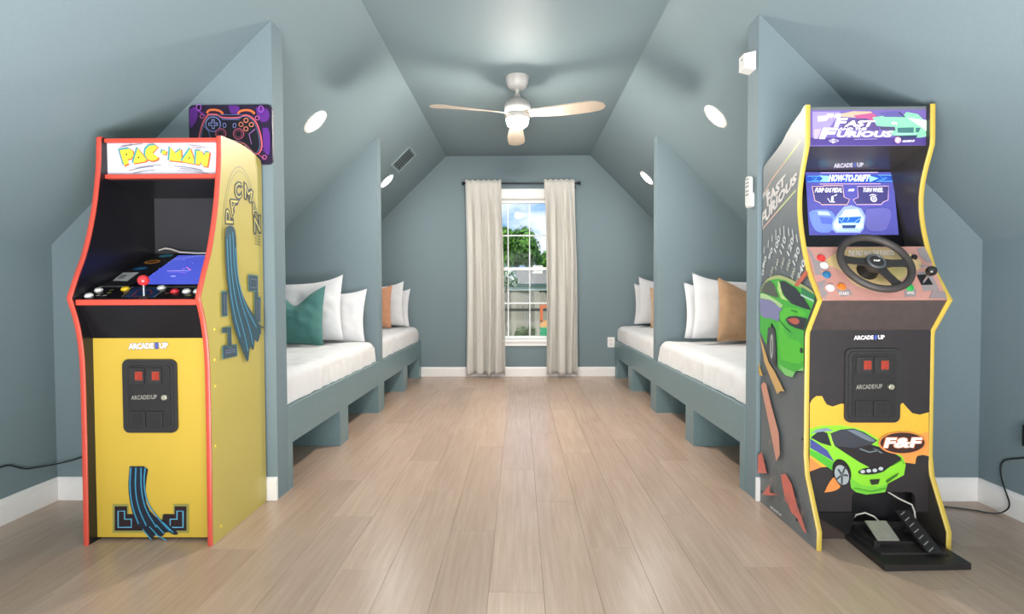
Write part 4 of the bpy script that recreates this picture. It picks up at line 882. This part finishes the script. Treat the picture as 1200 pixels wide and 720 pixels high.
vs, fs = text_mesh('F&F', .05); b.add([wh + nW * .0112 + rx_ * ((a - .5) * .024) + ry_ * ((c_ - .5) * .009) for a, c_ in vs], fs, M('#e6e2dc', .4)); b.build('wheel_badge', wheel)
# front art
A = Art('FP', .4)
ye = '#d9a93a'
A.poly([(1.1215,0.5324),(1.1314,0.5500),(1.1467,0.5619),(1.1684,0.5619),(1.1774,0.5433),(1.1871,0.5287),(1.2092,0.5210),(1.2418,0.5323),(1.4497,0.5066),(1.4625,0.5231),(1.4780,0.5357),(1.4919,0.5198),(1.5149,0.4952),(1.5440,0.4892),(1.5785,0.4988),(1.5812,0.3271),(1.5592,0.3327),(1.5373,0.3287),(1.5319,0.3188),(1.5296,0.2971),(1.4558,0.3071),(1.2919,0.2936),(1.1661,0.2836),(1.1232,0.2668)], ye)
A.poly([(1.4220,0.3770),(1.5793,0.4235),(1.5812,0.3271),(1.5592,0.3327),(1.5373,0.3287),(1.5319,0.3188),(1.5296,0.2971),(1.4722,0.3071)], '#dd9448')
A.poly([(1.1807,0.1849),(1.1968,0.2211),(1.2185,0.2502),(1.2303,0.2234),(1.2463,0.2074),(1.2208,0.1906)], '#dd8746', smooth=1); A.poly([(1.1223,0.3236),(1.1704,0.2852),(1.1229,0.2668)], '#dd8746')
A.poly([(1.1221,0.4353),(1.1654,0.4469),(1.2408,0.4486),(1.2901,0.4402),(1.3329,0.4269),(1.3890,0.3936),(1.4817,0.3237),(1.4920,0.2937),(1.4860,0.2537),(1.4242,0.2203),(1.4148,0.1869),(1.3427,0.1774),(1.3031,0.1867),(1.2832,0.2034),(1.2795,0.2335),(1.2599,0.2235),(1.2133,0.2702),(1.1603,0.3069),(1.1232,0.3336)], '#86cf32')
A.poly([(1.2794,0.2435),(1.3258,0.2135),(1.3916,0.2069),(1.4242,0.2203),(1.4148,0.1869),(1.3427,0.1774),(1.3031,0.1867),(1.2832,0.2034)], '#6fbf3a'); A.poly([(1.1236,0.3537),(1.1666,0.3336),(1.2096,0.3070),(1.2528,0.2703),(1.2398,0.2535),(1.1934,0.2836),(1.1238,0.3320)], '#4fae34')
A.poly([(1.1969,0.4153),(1.2410,0.4319),(1.2902,0.4359),(1.3297,0.4219),(1.3825,0.3886),(1.3501,0.3670),(1.2911,0.3570),(1.2188,0.3670)], '#3a3c44'); A.poly([(1.2640,0.4303),(1.3000,0.4319),(1.3628,0.3970),(1.3761,0.3837),(1.3432,0.3870)], '#6a7480', smooth=1)
A.poly([(1.2188,0.3670),(1.2911,0.3603),(1.3565,0.3737),(1.4223,0.3537),(1.4719,0.3237),(1.4753,0.3154),(1.4363,0.2904),(1.4136,0.2737),(1.3643,0.2787),(1.3148,0.3037),(1.2585,0.3403)], '#282326')
A.line([(1.3141,0.3570),(1.3504,0.3437),(1.3896,0.3504),(1.3633,0.3603),(1.3996,0.3404)], .005, '#6f7c80'); A.poly([(1.1248,0.4003),(1.1590,0.4286),(1.1886,0.4186),(1.2056,0.3670),(1.1661,0.3787)], '#26282e'); A.line([(1.1986,0.4136),(1.2123,0.3637)], .006, '#a8d84a')
A.poly([(1.1232,0.3970),(1.1530,0.3770),(1.1894,0.3503),(1.2162,0.3070),(1.1765,0.3303),(1.1235,0.3603)], '#454b8c'); A.poly([(1.1230,0.4170),(1.1491,0.4320),(1.1851,0.4386),(1.2115,0.4270),(1.1656,0.4236)], '#7a8a9c')
A.ell([(1.2456,0.2669)][0], .034, .052, '#1d1b1d', rot=.35); A.ell([(1.2457,0.2552)][0], .026, .040, '#9aa2a6', rot=.35)
for k in range(5):
    a = 1.2 + k * 2 * PI / 5; p0 = [(1.2457,0.2552)][0]; A.line([p0, (p0[0] + .024 * math.cos(a) + .006 * math.sin(a), p0[1] + .036 * math.sin(a))], .007, '#3a3d40')
A.ell([(1.2457,0.2552)][0], .006, .008, '#5c6266')
A.ell([(1.3611,0.2720)][0], .053, .014, '#23262a', rot=.12)
for q in [(1.3251,0.2686),(1.3480,0.2720),(1.3710,0.2737),(1.3938,0.2804)]: A.ell(q, .009, .007, '#b9bdbf')
A.poly([(1.3517,0.2369),(1.3911,0.2403),(1.3848,0.2202),(1.3586,0.2169)], '#2c2e26'); A.poly([(1.4142,0.2336),(1.4629,0.2654),(1.4566,0.2520),(1.4176,0.2236)], '#3c6a26'); A.line([(1.4331,0.2904),(1.4753,0.3137),(1.4821,0.2971)], .003, '#4c8a2c')
A.line([(1.2930,0.2034),(1.3589,0.1901),(1.4146,0.2036)], .003, '#4c9a34')
A.ell([(1.4744,0.3803)][0], .092, .044, '#de8a4a', n=36); A.ell([(1.4744,0.3813)][0], .085, .040, '#3a2320', n=36)
A.text('F&F', [(1.4119,0.4016),(1.5509,0.4026),(1.5401,0.3624),(1.4009,0.3610)], '#ece4d8', .05, out='#c0602e')
logo(A, [(1.2825,0.7968),(1.3999,0.7988),(1.4001,0.7824),(1.2827,0.7800)], '#d9d6dc')
A.build('front_print', fpo)
coin_door(ff, 1.2515, 1.4635, .4600, .7465, 2.206, 'black plastic coin door above the green car print')
# side art
A = Art('FS', .28)
A.line([(2.6371,1.4026),(2.5111,1.4580),(2.3922,1.5051)], .008, '#c9a488'); A.line([(2.3922,1.5051),(2.3192,1.5346),(2.2573,1.5608)], .009, '#b9c070'); A.line([(2.6258,1.2499),(2.4509,1.3122)], .009, '#c9a99c'); A.line([(2.4509,1.3122),(2.2961,1.3706)], .009, '#bdc48e')
A.text('THE', [(2.6123,1.4074),(2.5384,1.4241),(2.5381,1.4064),(2.6101,1.3835)], '#cfc9c6', .05)
A.text('FAST', [(2.5657,1.3987),(2.3837,1.4557),(2.3866,1.4141),(2.5559,1.3422)], '#d4cecb', .05); A.text('AND THE', [(2.5257,1.3377),(2.4206,1.3830),(2.4204,1.3730),(2.5255,1.3265)], '#cfc9c6', .03)
A.text('FURIOUS', [(2.6171,1.3203),(2.2823,1.4449),(2.2884,1.4040),(2.6122,1.2577)], '#d4cecb', .05)
def tnum(s, c0, L=1.0, col='#cfd2d2'):
    u, v = c0; a = (-.026 * L, .040 * L); up = (.014 * L, .013 * L)
    A.text(s, [(u - a[0] + up[0], v - a[1] + up[1]), (u + a[0] + up[0], v + a[1] + up[1]), (u + a[0] - up[0], v + a[1] - up[1]), (u - a[0] - up[0], v - a[1] - up[1])], col, .02)
for s, c0 in zip(('70', '80', '90', '100', '110', '120', '130', '140'), [(2.6027,1.0408),(2.5777,1.0988),(2.5158,1.1330),(2.4521,1.1713),(2.3985,1.1618),(2.3317,1.1505),(2.2811,1.1088),(2.2370,1.0562)]): tnum(s, c0, .62 if len(s) == 2 else .78)
for s, c0 in zip(('120', '140', '160', '180', '200', '220'), [(2.4991,1.0538),(2.4488,1.0848),(2.3955,1.0876),(2.3427,1.0762),(2.3036,1.0401),(2.2600,1.0201)]): tnum(s, c0, .5, '#b9bcae')
for p, q in (((-.002, .016), [(2.5337,1.1775)][0]), ((0, .014), [(2.4952,1.1983)][0]), ((.001, .022), [(2.4586,1.2113)][0]), ((.002, .016), [(2.4190,1.2199)][0]), ((.002, .024), [(2.3827,1.2160)][0]), ((.003, .016), [(2.3416,1.2100)][0]), ((.006, .020), [(2.3053,1.1976)][0]), ((.006, .016), [(2.2714,1.1773)][0]), ((-.004, .014), [(2.5707,1.1527)][0])):
    A.line([(q[0] - p[0], q[1] - p[1]), (q[0] + p[0], q[1] + p[1])], .006, '#cdd0d0')
A.poly([(2.6159,0.9664),(2.5714,1.0047),(2.5282,1.0266),(2.4375,1.0390),(2.3527,1.0259),(2.2665,1.0034),(2.2125,0.9927),(2.1299,0.9631),(2.1294,0.9409),(2.2384,0.9563),(2.4208,0.9916)], '#a3ab74', smooth=1)
A.poly([(2.2941,0.9885),(2.1974,1.0497),(2.1779,1.0344),(2.2593,0.9848)], '#b8604c')
A.poly([(2.6203,0.9585),(2.5306,1.0158),(2.4301,1.0217),(2.3614,1.0124),(2.2731,0.9880),(2.2202,0.9812),(2.1303,0.9536),(2.1298,0.9298),(2.1838,0.8555),(2.2069,0.8081),(2.2039,0.6598),(2.2664,0.6510),(2.2939,0.6213),(2.3559,0.6208),(2.4235,0.6436),(2.4357,0.7370),(2.4491,0.8090),(2.4906,0.8324),(2.5097,0.7300),(2.5487,0.7377),(2.6217,0.7861),(2.6280,0.8761)], '#46a83e')
A.poly([(2.4189,0.8941),(2.3066,0.9044),(2.1974,0.8909),(2.1970,0.8680),(2.2367,0.8745),(2.3348,0.8670),(2.3792,0.8456),(2.3628,0.7792),(2.2061,0.7686),(2.2043,0.6828),(2.3385,0.6795),(2.4148,0.6846)], '#54b83a', smooth=1); A.poly([(2.4182,0.6588),(2.3379,0.6480),(2.2732,0.6449),(2.2075,0.6758),(2.2071,0.6600),(2.2664,0.6510),(2.2939,0.6213),(2.3559,0.6208)], '#7cc070')
A.poly([(2.6249,0.9585),(2.5441,0.9550),(2.4434,0.9299),(2.3805,0.9095),(2.4111,0.8944),(2.5007,0.9216),(2.5790,0.9356),(2.6245,0.9350)], '#a8c890'); A.poly([(2.4291,1.0134),(2.3974,0.9913),(2.3890,0.9556),(2.3360,0.9280),(2.3964,0.9377),(2.4283,0.9736)], '#b4cf80')
A.poly([(2.5977,0.9702),(2.5538,1.0063),(2.5025,1.0148),(2.4608,0.9957),(2.4198,0.9393),(2.5013,0.9496),(2.5706,0.9606)], '#50564c'); A.poly([(2.4094,1.0112),(2.3674,1.0101),(2.2730,0.9798),(2.2250,0.9547),(2.1788,0.9208),(2.1519,0.8973),(2.1976,0.9007),(2.3069,0.9181),(2.3661,0.9487),(2.4011,0.9806)], '#2a3038')
A.poly([(2.2256,0.9835),(2.1328,0.9567),(2.1292,0.9298),(2.2248,0.9481)], '#2f7a50'); A.line([(2.2316,0.9547),(2.1322,0.9313)], .007, '#a9c8b8'); A.poly([(2.6153,0.9351),(2.5437,0.9322),(2.4758,0.9257),(2.4111,0.8980),(2.3726,0.8955),(2.4186,0.8797),(2.4021,0.8372),(2.4994,0.8507),(2.5773,0.8470),(2.6236,0.8880)], '#7c7ca4', smooth=1)
A.poly([(2.3530,0.8511),(2.3275,0.8645),(2.2707,0.8691),(2.1802,0.8635),(2.2025,0.8167),(2.2698,0.8223),(2.3269,0.8326)], '#30323a'); A.poly([(2.3382,0.8529),(2.2707,0.8647),(2.2296,0.8515),(2.2563,0.8350),(2.3053,0.8390)], '#b0584a', smooth=1)
A.line([(2.4180,0.8508),(2.3636,0.8216),(2.3046,0.8011)], .004, '#245c46'); A.line([(2.3064,0.8906),(2.2573,0.8872),(2.2779,0.8779)], .004, '#2c7a3c'); A.ell([(2.2186,0.7376)][0], .012, .011, '#2c3034')
A.poly([(2.5155,0.8085),(2.4492,0.8127),(2.4357,0.7370),(2.4342,0.6641),(2.4703,0.6410),(2.5130,0.6807),(2.5269,0.7321)], '#43474a', smooth=1); A.ell([(2.4778,0.7293)][0], .016, .055, '#a8aaa6'); A.ell([(2.4778,0.7293)][0], .009, .035, '#6c706e')
A.poly([(2.6327,0.7775),(2.6030,0.7718),(2.5040,0.6554),(2.4455,0.6223),(2.3546,0.5537),(2.3888,0.5495),(2.4197,0.5313),(2.4945,0.6004),(2.5470,0.6500)], '#c9a268'); A.poly([(2.6302,0.6475),(2.6003,0.6316),(2.5634,0.5863),(2.5995,0.5849),(2.6246,0.5970)], '#c9a24a')
A.poly([(2.5805,0.5411),(2.5541,0.5608),(2.5278,0.5574),(2.4753,0.4728),(2.4008,0.3682),(2.3889,0.2808),(2.4220,0.2419),(2.4902,0.3759)], '#c98f7c'); A.poly([(2.3788,0.1973),(2.3382,0.2175),(2.2853,0.1930),(2.2393,0.1236),(2.1942,0.0839),(2.1610,0.0427),(2.1894,0.0425),(2.2383,0.0743),(2.2830,0.0758),(2.3050,0.0952),(2.3360,0.1054)], '#c9685c')
A.poly([(2.5576,0.0497),(2.4853,0.1211),(2.4762,0.0866),(2.3879,0.1109),(2.4843,0.0724)], '#c9685c'); A.poly([(2.6183,0.2146),(2.5658,0.2415),(2.5116,0.1617),(2.6158,0.1321)], '#c9685c')
rs = random.Random(5)
scr_ = [(2.5325,0.3467),(2.5470,0.1889),(2.4616,0.1890),(2.4275,0.1151),(2.3492,0.0891),(2.4887,0.3010),(2.4059,0.2322),(2.2638,0.1728),(2.2079,0.1086),(2.1806,0.0595),(2.2219,0.1369),(2.2929,0.2147)]
for k in range(16):
    a = scr_[rs.randrange(12)]; u, v = a; L_ = [(u, v)]
    for _ in range(5): u += rs.uniform(-.03, .03); v += rs.uniform(-.05, .03); u = max(2.15, min(2.58, u)); v = max(.10, v); L_.append((u, v)) 
    if all(p[0] > 2.125 + .5 * max(0, .26 - p[1]) * 0 + (.09 if p[1] > .2 else .02) for p in L_): A.line(L_, .002, '#8f7f7c', smooth=1)
A.text('ARCADE1UP', [(2.4669,0.0355),(2.3596,0.0386),(2.3593,0.0279),(2.4667,0.0251)], '#d0d0d0', .03)
A.build('side_print', left_sp)
for p0 in [(2.5893,0.0521),(2.2635,0.0535),(2.2236,0.3891)]:
    B().lathe([(0, 0), (.006, 0), (.0055, .0015), (.003, .003), (0, .003)], PLANES['FS'](p0[0], p0[1], 0), M('#17171a', .35), (-1, 0, 0), 12).build('screw_cap', left_sp, smooth=True)
# pedals
pb = M('#242122', .42, var=.15, scale=30); pb2 = M('#302c2c', .5, var=.2, scale=60, bump=.1)
base = [(1.256, 1.952), (1.562, 1.966), (1.572, 2.296), (1.270, 2.296)]
pd = B().prism(base, lambda x, y: (x, y, .022), lambda x, y: (x, y, .0005), pb).build('pedal_board', ff, bevel=.002)
B().prism([(1.126, .108), (1.30, .108), (1.275, .024), (1.262, .024)], lambda x, z: (x, 2.198, z), lambda x, z: (x, 2.204, z), M('#131214', .4)).build('gusset', ff)
B().prism([(1.292, 2.03), (1.535, 2.035), (1.535, 2.24), (1.292, 2.24)], lambda x, y: (x, y, .028), lambda x, y: (x, y, .022), pb2).build('tread_mat', pd)
b = B(); b.box(1.300, 1.320, 2.08, 2.23, .022, .050, pb); b.box(1.300, 1.52, 2.225, 2.245, .022, .062, pb); b.box(1.325, 1.455, 2.10, 2.12, .022, .040, pb); b.build('pedal_housing', pd, bevel=.002)
def slab(c, n, u, wu, wv, th, m):
    n = Vector(n).normalized(); u = Vector(u).normalized(); v = n.cross(u); c = Vector(c); vs = [c + u * a * wu + v * b_ * wv + n * h for a in (-1, 1) for b_ in (-1, 1) for h in (0, -th)]
    return B().add(vs, [(0, 1, 3, 2), (4, 6, 7, 5), (0, 4, 5, 1), (2, 3, 7, 6), (0, 2, 6, 4), (1, 5, 7, 3)], m), v
b, _ = slab((1.345, 2.11, .078), (0, -.45, .9), (1, .0, 0), .040, .045, .006, M('#a9a69c', .35, metal=.5, var=.1)); b.tube([(1.345, 2.12, .073), (1.345, 2.21, .03)], .008, pb); b.build('brake_pedal', pd, bevel=.002)
u0 = Vector((1, 0, 0)); b, v0 = slab((1.475, 2.105, .078), (.02, -.42, .90), (1, .0, 0), .026, .100, .008, pb)
for k in range(7):
    c1 = Vector((1.475, 2.105, .0785)) + v0 * (-.085 + k * .028)
    b.tube([c1 - u0 * .020 - v0 * .008, c1 + u0 * .004 + v0 * .008], .0022, M('#8d8784', .4), 6)
b.tube([(1.49, 2.13, .078), (1.49, 2.20, .03)], .010, pb); b.build('gas_pedal', pd)
wh_c = M('#b9b4ab', .5)
B().tube([(1.300, 2.22, .075), (1.305, 2.205, .098), (1.33, 2.19, .112), (1.36, 2.185, .100), (1.372, 2.17, .085), (1.372, 2.14, .085)], .0032, wh_c, 8).build('cable', pd, smooth=True)
B().tube([(1.425, 2.235, .205), (1.44, 2.222, .18), (1.475, 2.212, .158), (1.515, 2.20, .140), (1.522, 2.195, .115), (1.522, 2.19, .085)], .0032, wh_c, 8).build('cable', pd, smooth=True)

# ------------------------------------------------------------------ power cords and plug
cord_m = M('#14181c', .5)
def smooth3(p, it=2):
    for _ in range(it):
        q = [p[0]]
        for a, b_ in zip(p[:-1], p[1:]): q += [tuple(a[i] * .75 + b_[i] * .25 for i in range(3)), tuple(a[i] * .25 + b_[i] * .75 for i in range(3))]
        p = q + [p[-1]]
    return p
o = B().tube(smooth3([(-1.80, 2.598, .30), (-2.04, 2.597, .206), (-2.15, 2.60, .176), (-2.168, 2.50, .190), (-2.166, 2.44, .200), (-2.168, 2.40, .222), (-2.168, 2.35, .250), (-2.17, 2.2, .235), (-2.17, 2.0, .26)]), .0032, cord_m, 8).build('power_cord', pac, smooth=True)
o = B().tube(smooth3([(1.70, 2.56, .004), (1.86, 2.548, .004), (1.988, 2.501, .004), (2.03, 2.46, .004), (2.075, 2.455, .006), (2.085, 2.42, .05), (2.086, 2.455, .11), (2.10, 2.495, .16), (2.101, 2.497, .21), (2.101, 2.47, .238), (2.101, 2.38, .268), (2.100, 2.32, .30)]), .0032, cord_m, 8).build('power_cord', ff, smooth=True)
pg = empty('power_adapter', (2.108, 2.385, .32), 'black power adapter plugged in on the right knee wall', 'power adapter')
B().box(2.070, 2.100, 2.30, 2.362, .325, .415, M('#15171a', .4)).build('body', pg, bevel=.005)
B().box(2.100, 2.1078, 2.29, 2.372, .315, .43, white_m).build('cover_plate', pg, bevel=.002)

# ------------------------------------------------------------------ things on the right partition and the poster
rmw = M('#dedcd8', .35, var=.02)
o = empty('wall_sensor', (PXR, 2.69, 2.0), 'white plastic sensor box high on the end of the right near partition', 'sensor')
b = B(); b.prism([(2.655, 1.990), (2.735, 1.990), (2.735, 2.075), (2.655, 2.075)], lambda y, z: (PXR, y, z), lambda y, z: (PXR - .050, 2.695 + (y - 2.695) * .8, 2.032 + (z - 2.032) * .8), rmw); b.build('case', o, bevel=.004)
B().lathe([(0, 0), (.006, 0), (.006, .002), (0, .002)], (PXR - .0505, 2.69, 2.045), M('#8f9497', .3), (-1, 0, 0), 12).build('indicator', o)
o = empty('remote_control', (PXR, 2.69, 1.37), 'white remote control in a wall cradle on the right near partition', 'remote control')
b = B().prism(rrect(2.664, 2.712, 1.365, 1.505, .016), lambda y, z: (PXR - .022, y, z), lambda y, z: (PXR - .006, y, z), rmw); b.build('body', o, bevel=.003)
B().prism(rrect(2.660, 2.716, 1.360, 1.430, .014), lambda y, z: (PXR - .018, y, z), lambda y, z: (PXR, y, z), M('#c7c6c3', .4)).build('cradle', o, bevel=.002)
for r_ in range(5):
    for c_ in range(2):
        zz = 1.492 - r_ * .017 if r_ < 3 else 1.488 - r_ * .017
        B().lathe([(0, 0), (.005, 0), (.005, .0015), (0, .002)], (PXR - .022, 2.679 + c_ * .018, zz), M('#5d6265', .5), (-1, 0, 0), 10).build('button', o)
po = B().prism(rrect(-1.517, -1.133, 1.560, 1.832, .022, 6), lambda x, z: (x, 2.612, z), lambda x, z: (x, 2.6235, z), M('#221430', .3, var=.3, scale=12)).build('gaming_sign')
meta(po, 'purple metal sign with a neon game controller behind the yellow cabinet', 'sign')
A = Art('PO', .3); rs = random.Random(3)
for k in range(46):
    a = rs.uniform(0, 2 * PI); r0 = rs.uniform(.09, .13); r1 = r0 + rs.uniform(.03, .10); u0_, v0_ = -1.326, 1.70
    p1 = (u0_ + r0 * 1.5 * math.cos(a), v0_ + r0 * math.sin(a)); p2 = (u0_ + r1 * 1.5 * math.cos(a), v0_ + r1 * math.sin(a))
    if all(-1.508 < p[0] < -1.142 and 1.568 < p[1] < 1.824 for p in (p1, p2)): A.line([p1, p2], rs.uniform(.002, .006), rs.choice(['#6a2f94', '#7d3aa8', '#4b2270', '#a0468c', '#8e3a5c']))
for q in ([(-1.5117,1.8141),(-1.4779,1.8255),(-1.4709,1.7749),(-1.4995,1.7285),(-1.5133,1.7286)], [(-1.3319,1.8289),(-1.2768,1.8277),(-1.2853,1.7890),(-1.3247,1.7893)], [(-1.2060,1.8194),(-1.1471,1.8150),(-1.1400,1.7646),(-1.1757,1.7454),(-1.1989,1.7728)], [(-1.1760,1.7260),(-1.1406,1.7258),(-1.1426,1.5897),(-1.1738,1.6172)]): A.poly(q, '#5a2682', smooth=2)
bd = [(-1.4253,1.7882),(-1.3839,1.7890),(-1.3684,1.7722),(-1.2777,1.7715),(-1.2617,1.7849),(-1.2342,1.7808),(-1.2032,1.7534),(-1.1825,1.6872),(-1.1787,1.6328),(-1.2001,1.6006),(-1.2250,1.6175),(-1.2599,1.6567),(-1.3031,1.6687),(-1.3583,1.6691),(-1.4059,1.6578),(-1.4344,1.6151),(-1.4582,1.6075),(-1.4747,1.6349),(-1.4663,1.7049),(-1.4492,1.7553)]
A.poly(bd, '#17131f', smooth=2); A.line(bd, .0065, '#d8606c', close=True, smooth=2); A.line([(p[0] * .94 + .06 * -1.326, p[1] * .94 + .06 * 1.70) for p in bd], .003, '#5c6a94', close=True, smooth=2)
A.line([(-1.3721,1.7866),(-1.2696,1.7858),(-1.2818,1.7637),(-1.3606,1.7643)], .003, '#5f6fb0', close=True)
for q in ([(-1.4311,1.7940),(-1.4230,1.8075),(-1.3953,1.8100),(-1.3678,1.8032),(-1.3562,1.7895)], [(-1.2892,1.7890),(-1.2772,1.8025),(-1.2495,1.8073),(-1.2221,1.8021),(-1.2105,1.7884)]): A.line(q, .010, '#d9713e', smooth=2)
c1 = [(-1.4028,1.7433)][0]; A.ell(c1, .034, .033, '#8a96d8', ring=.004)
for (a, b_) in (((-.022, 0), (.022, 0)), ((0, -.022), (0, .022))): A.line([(c1[0] + a[0], c1[1] + a[1]), (c1[0] + b_[0], c1[1] + b_[1])], .014, '#9aa4e0')
for (a, b_) in (((-.019, 0), (.019, 0)), ((0, -.019), (0, .019))): A.line([(c1[0] + a[0], c1[1] + a[1]), (c1[0] + b_[0], c1[1] + b_[1])], .007, '#221c33')
for p0 in [(-1.2503,1.7592),(-1.2735,1.7411),(-1.2258,1.7396),(-1.2510,1.7204)]: A.ell(p0, .0095, .0095, '#e0876a', ring=.004)
for p0 in [(-1.3673,1.6991),(-1.2849,1.6977)]: A.ell(p0, .0235, .0235, '#c8607e', ring=.004); A.ell(p0, .015, .015, '#8f4a66', ring=.003)
for p0 in [(-1.3493,1.7371),(-1.3028,1.7355)]: A.ell(p0, .007, .010, '#8a96d8', ring=.003)
for p0 in [(-1.4662,1.8195),(-1.1798,1.8095)]: A.ell(p0, .011, .014, '#b464d0', ring=.003)
for p0 in [(-1.4511,1.7786),(-1.1970,1.7689),(-1.1663,1.5899)]: A.ell(p0, .009, .009, '#c860a0', ring=.003)
A.line([(-1.4479,1.7398),(-1.4208,1.7085),(-1.4135,1.6773)], .003, '#6f7ec0'); A.line([(-1.2076,1.7185),(-1.2356,1.6954),(-1.2245,1.6487)], .003, '#b07ac8'); A.line([(-1.2797,1.6491),(-1.2599,1.6548),(-1.2484,1.6372)], .004, '#e0876a')
A.build('picture', po)

# ------------------------------------------------------------------ outdoors, seen through the window
gr = meta(B().box(-12, 12, 7.0, 60, -.32, -.30, M('#5c7a3c', .9, var=.3, scale=3)).build('lawn'), kind='structure')
fence = empty('garden_fence', (0, 14, -.3), 'weathered grey wooden plank fence across the garden', 'fence')
rs = random.Random(11)
for k in range(56):
    x = -3.9 + k * .142; tp = .96 + rs.uniform(-.03, .03); cshade = ('#8d867c', '#7d776d', '#a09788', '#938b7d')[k % 4]
    B().prism([(x, -.30), (x + .134, -.30), (x + .134, tp - .03), (x + .105, tp), (x + .03, tp), (x, tp - .03)], lambda a, z: (a, 14 + rs.uniform(0, .004), z), lambda a, z: (a, 14.02, z), M(cshade, .85, var=.2, scale=6, stretch=(8, 8, 1))).build('plank', fence)
for z in (.0, .52): B().box(-3.95, 4.1, 14.02, 14.06, z, z + .09, M('#5f5a52', .9)).build('rail', fence)
B().box(-3.95, 4.1, 13.97, 13.998, .52, .56, M('#4c4843', .9)).build('rail', fence)
hs = empty('neighbour_house', (1.5, 22, -.3), 'grey shingled roof of a house behind the garden fence', 'house')
B().box(-1.1, 8, 21.5, 27, -.3, 1.22, M('#8a8378', .8)).build('wall', hs)
rf = M('#8b847c', .9, var=.25, scale=14); 
for k in range(9):
    y0 = 21.2 + k * .36; z0 = 1.26 + k * .075
    B().prism([(y0, z0), (y0 + .40, z0 + .075), (y0 + .40, z0 + .045), (y0, z0 - .03)], lambda y, z: (-1.3, y, z), lambda y, z: (8.2, y, z), rf).build('shingle', hs)
B().box(-1.3, 8.2, 21.08, 21.2, 1.16, 1.27, M('#3f5552', .6)).build('gutter', hs); B().box(-1.3, 8.2, 21.21, 21.24, 1.02, 1.16, M('#d7dad8', .6)).build('fascia', hs)
B().box(.55, .95, 23.4, 23.8, 1.5, 2.05, M('#d8d2c8', .8)).build('chimney', hs)
def crown(name, c, r, n, cols, seed, par, squash=.9, leaf=.12):
    rs = random.Random(seed); b = B(); c = Vector(c)
    blobs = [(c + Vector((rs.uniform(-.6, .6) * r, rs.uniform(-.4, .4) * r, rs.uniform(-.55, .6) * r * squash)), r * rs.uniform(.35, .6)) for _ in range(14)]
    ms = [M(q, .8, var=.2) for q in cols]
    for k in range(n):
        bc, br = blobs[rs.randrange(14)]; d = Vector((rs.gauss(0, 1), rs.gauss(0, 1), rs.gauss(0, 1))).normalized(); p = bc + d * br * rs.uniform(.75, 1.05)
        u = Vector((rs.gauss(0, 1), rs.gauss(0, 1), rs.gauss(0, 1))).normalized(); v = d.cross(u).normalized(); u = (u * .4 + v.cross(d) * .6).normalized(); s_ = leaf * rs.uniform(.6, 1.2)
        b.add([p - u * s_, p + v * s_ * .5, p + u * s_, p - v * s_ * .5], [(0, 1, 2, 3)], ms[rs.randrange(len(ms))])
    o = b.build(name, par)
    return o
for (c, r, lab, seed) in (((-.15, 30, 3.2), 1.35, 'tall green tree seen behind the house roof', 1), ((2.1, 34, 2.7), 1.15, 'lower green tree at the right of the window view', 2), ((-4.4, 30, 2.4), 1.5, 'green tree at the left of the window view', 3)):
    t = empty('tree', (c[0], c[1], -.3), lab, 'tree'); B().tube([(c[0], c[1], -.3), (c[0] + .05, c[1], 1.2), (c[0], c[1], c[2])], [.16, .12, .05], M('#54432f', .9), 8).build('trunk', t, smooth=True)
    o = crown('crown', c, r, 5200, ['#3f6a22', '#55852c', '#2c4f1b', '#6b9a38'], seed, t); o['kind'] = 'stuff'
t = empty('flowering_bush', (-.42, 18, -.3), 'bush with white blossom behind the fence', 'bush'); B().tube([(-.42, 18, -.3), (-.40, 18, 1.1)], .05, M('#54432f', .9), 6).build('stem', t)
o = crown('foliage', (-.40, 18, 1.42), .36, 1600, ['#4f7a30', '#e8e8e0', '#f2f2ec', '#3c5c28'], 6, t, leaf=.07); o['kind'] = 'stuff'
for k, xx_ in enumerate((-1.5, -.7, .1)):
    t = meta(crown('shrub', (xx_, 13.2, -.10), .28, 900, ['#4c5c34', '#6a7a4a', '#3a4628'], 20 + k, None, leaf=.05), ('low shrub at the fence foot, left of the window view', 'low shrub at the fence foot in the middle of the window view', 'low shrub at the fence foot beside the toy house')[k], 'shrub')
toy = empty('toy_house', (.62, 12.4, -.3), 'orange and green plastic garden toy in front of the fence', 'toy')
B().box(.44, .86, 12.25, 12.6, -.3, .20, M('#1f8a5c', .5)).build('base', toy, bevel=.02)
b = B(); om = M('#cf6a42', .5); b.box(.44, .50, 12.3, 12.5, .30, .62, om).box(.78, .84, 12.3, 12.5, .30, .62, om).box(.44, .84, 12.3, 12.5, .62, .68, om).box(.44, .84, 12.3, 12.5, .20, .34, M('#d9975a', .5)); b.build('frame', toy)
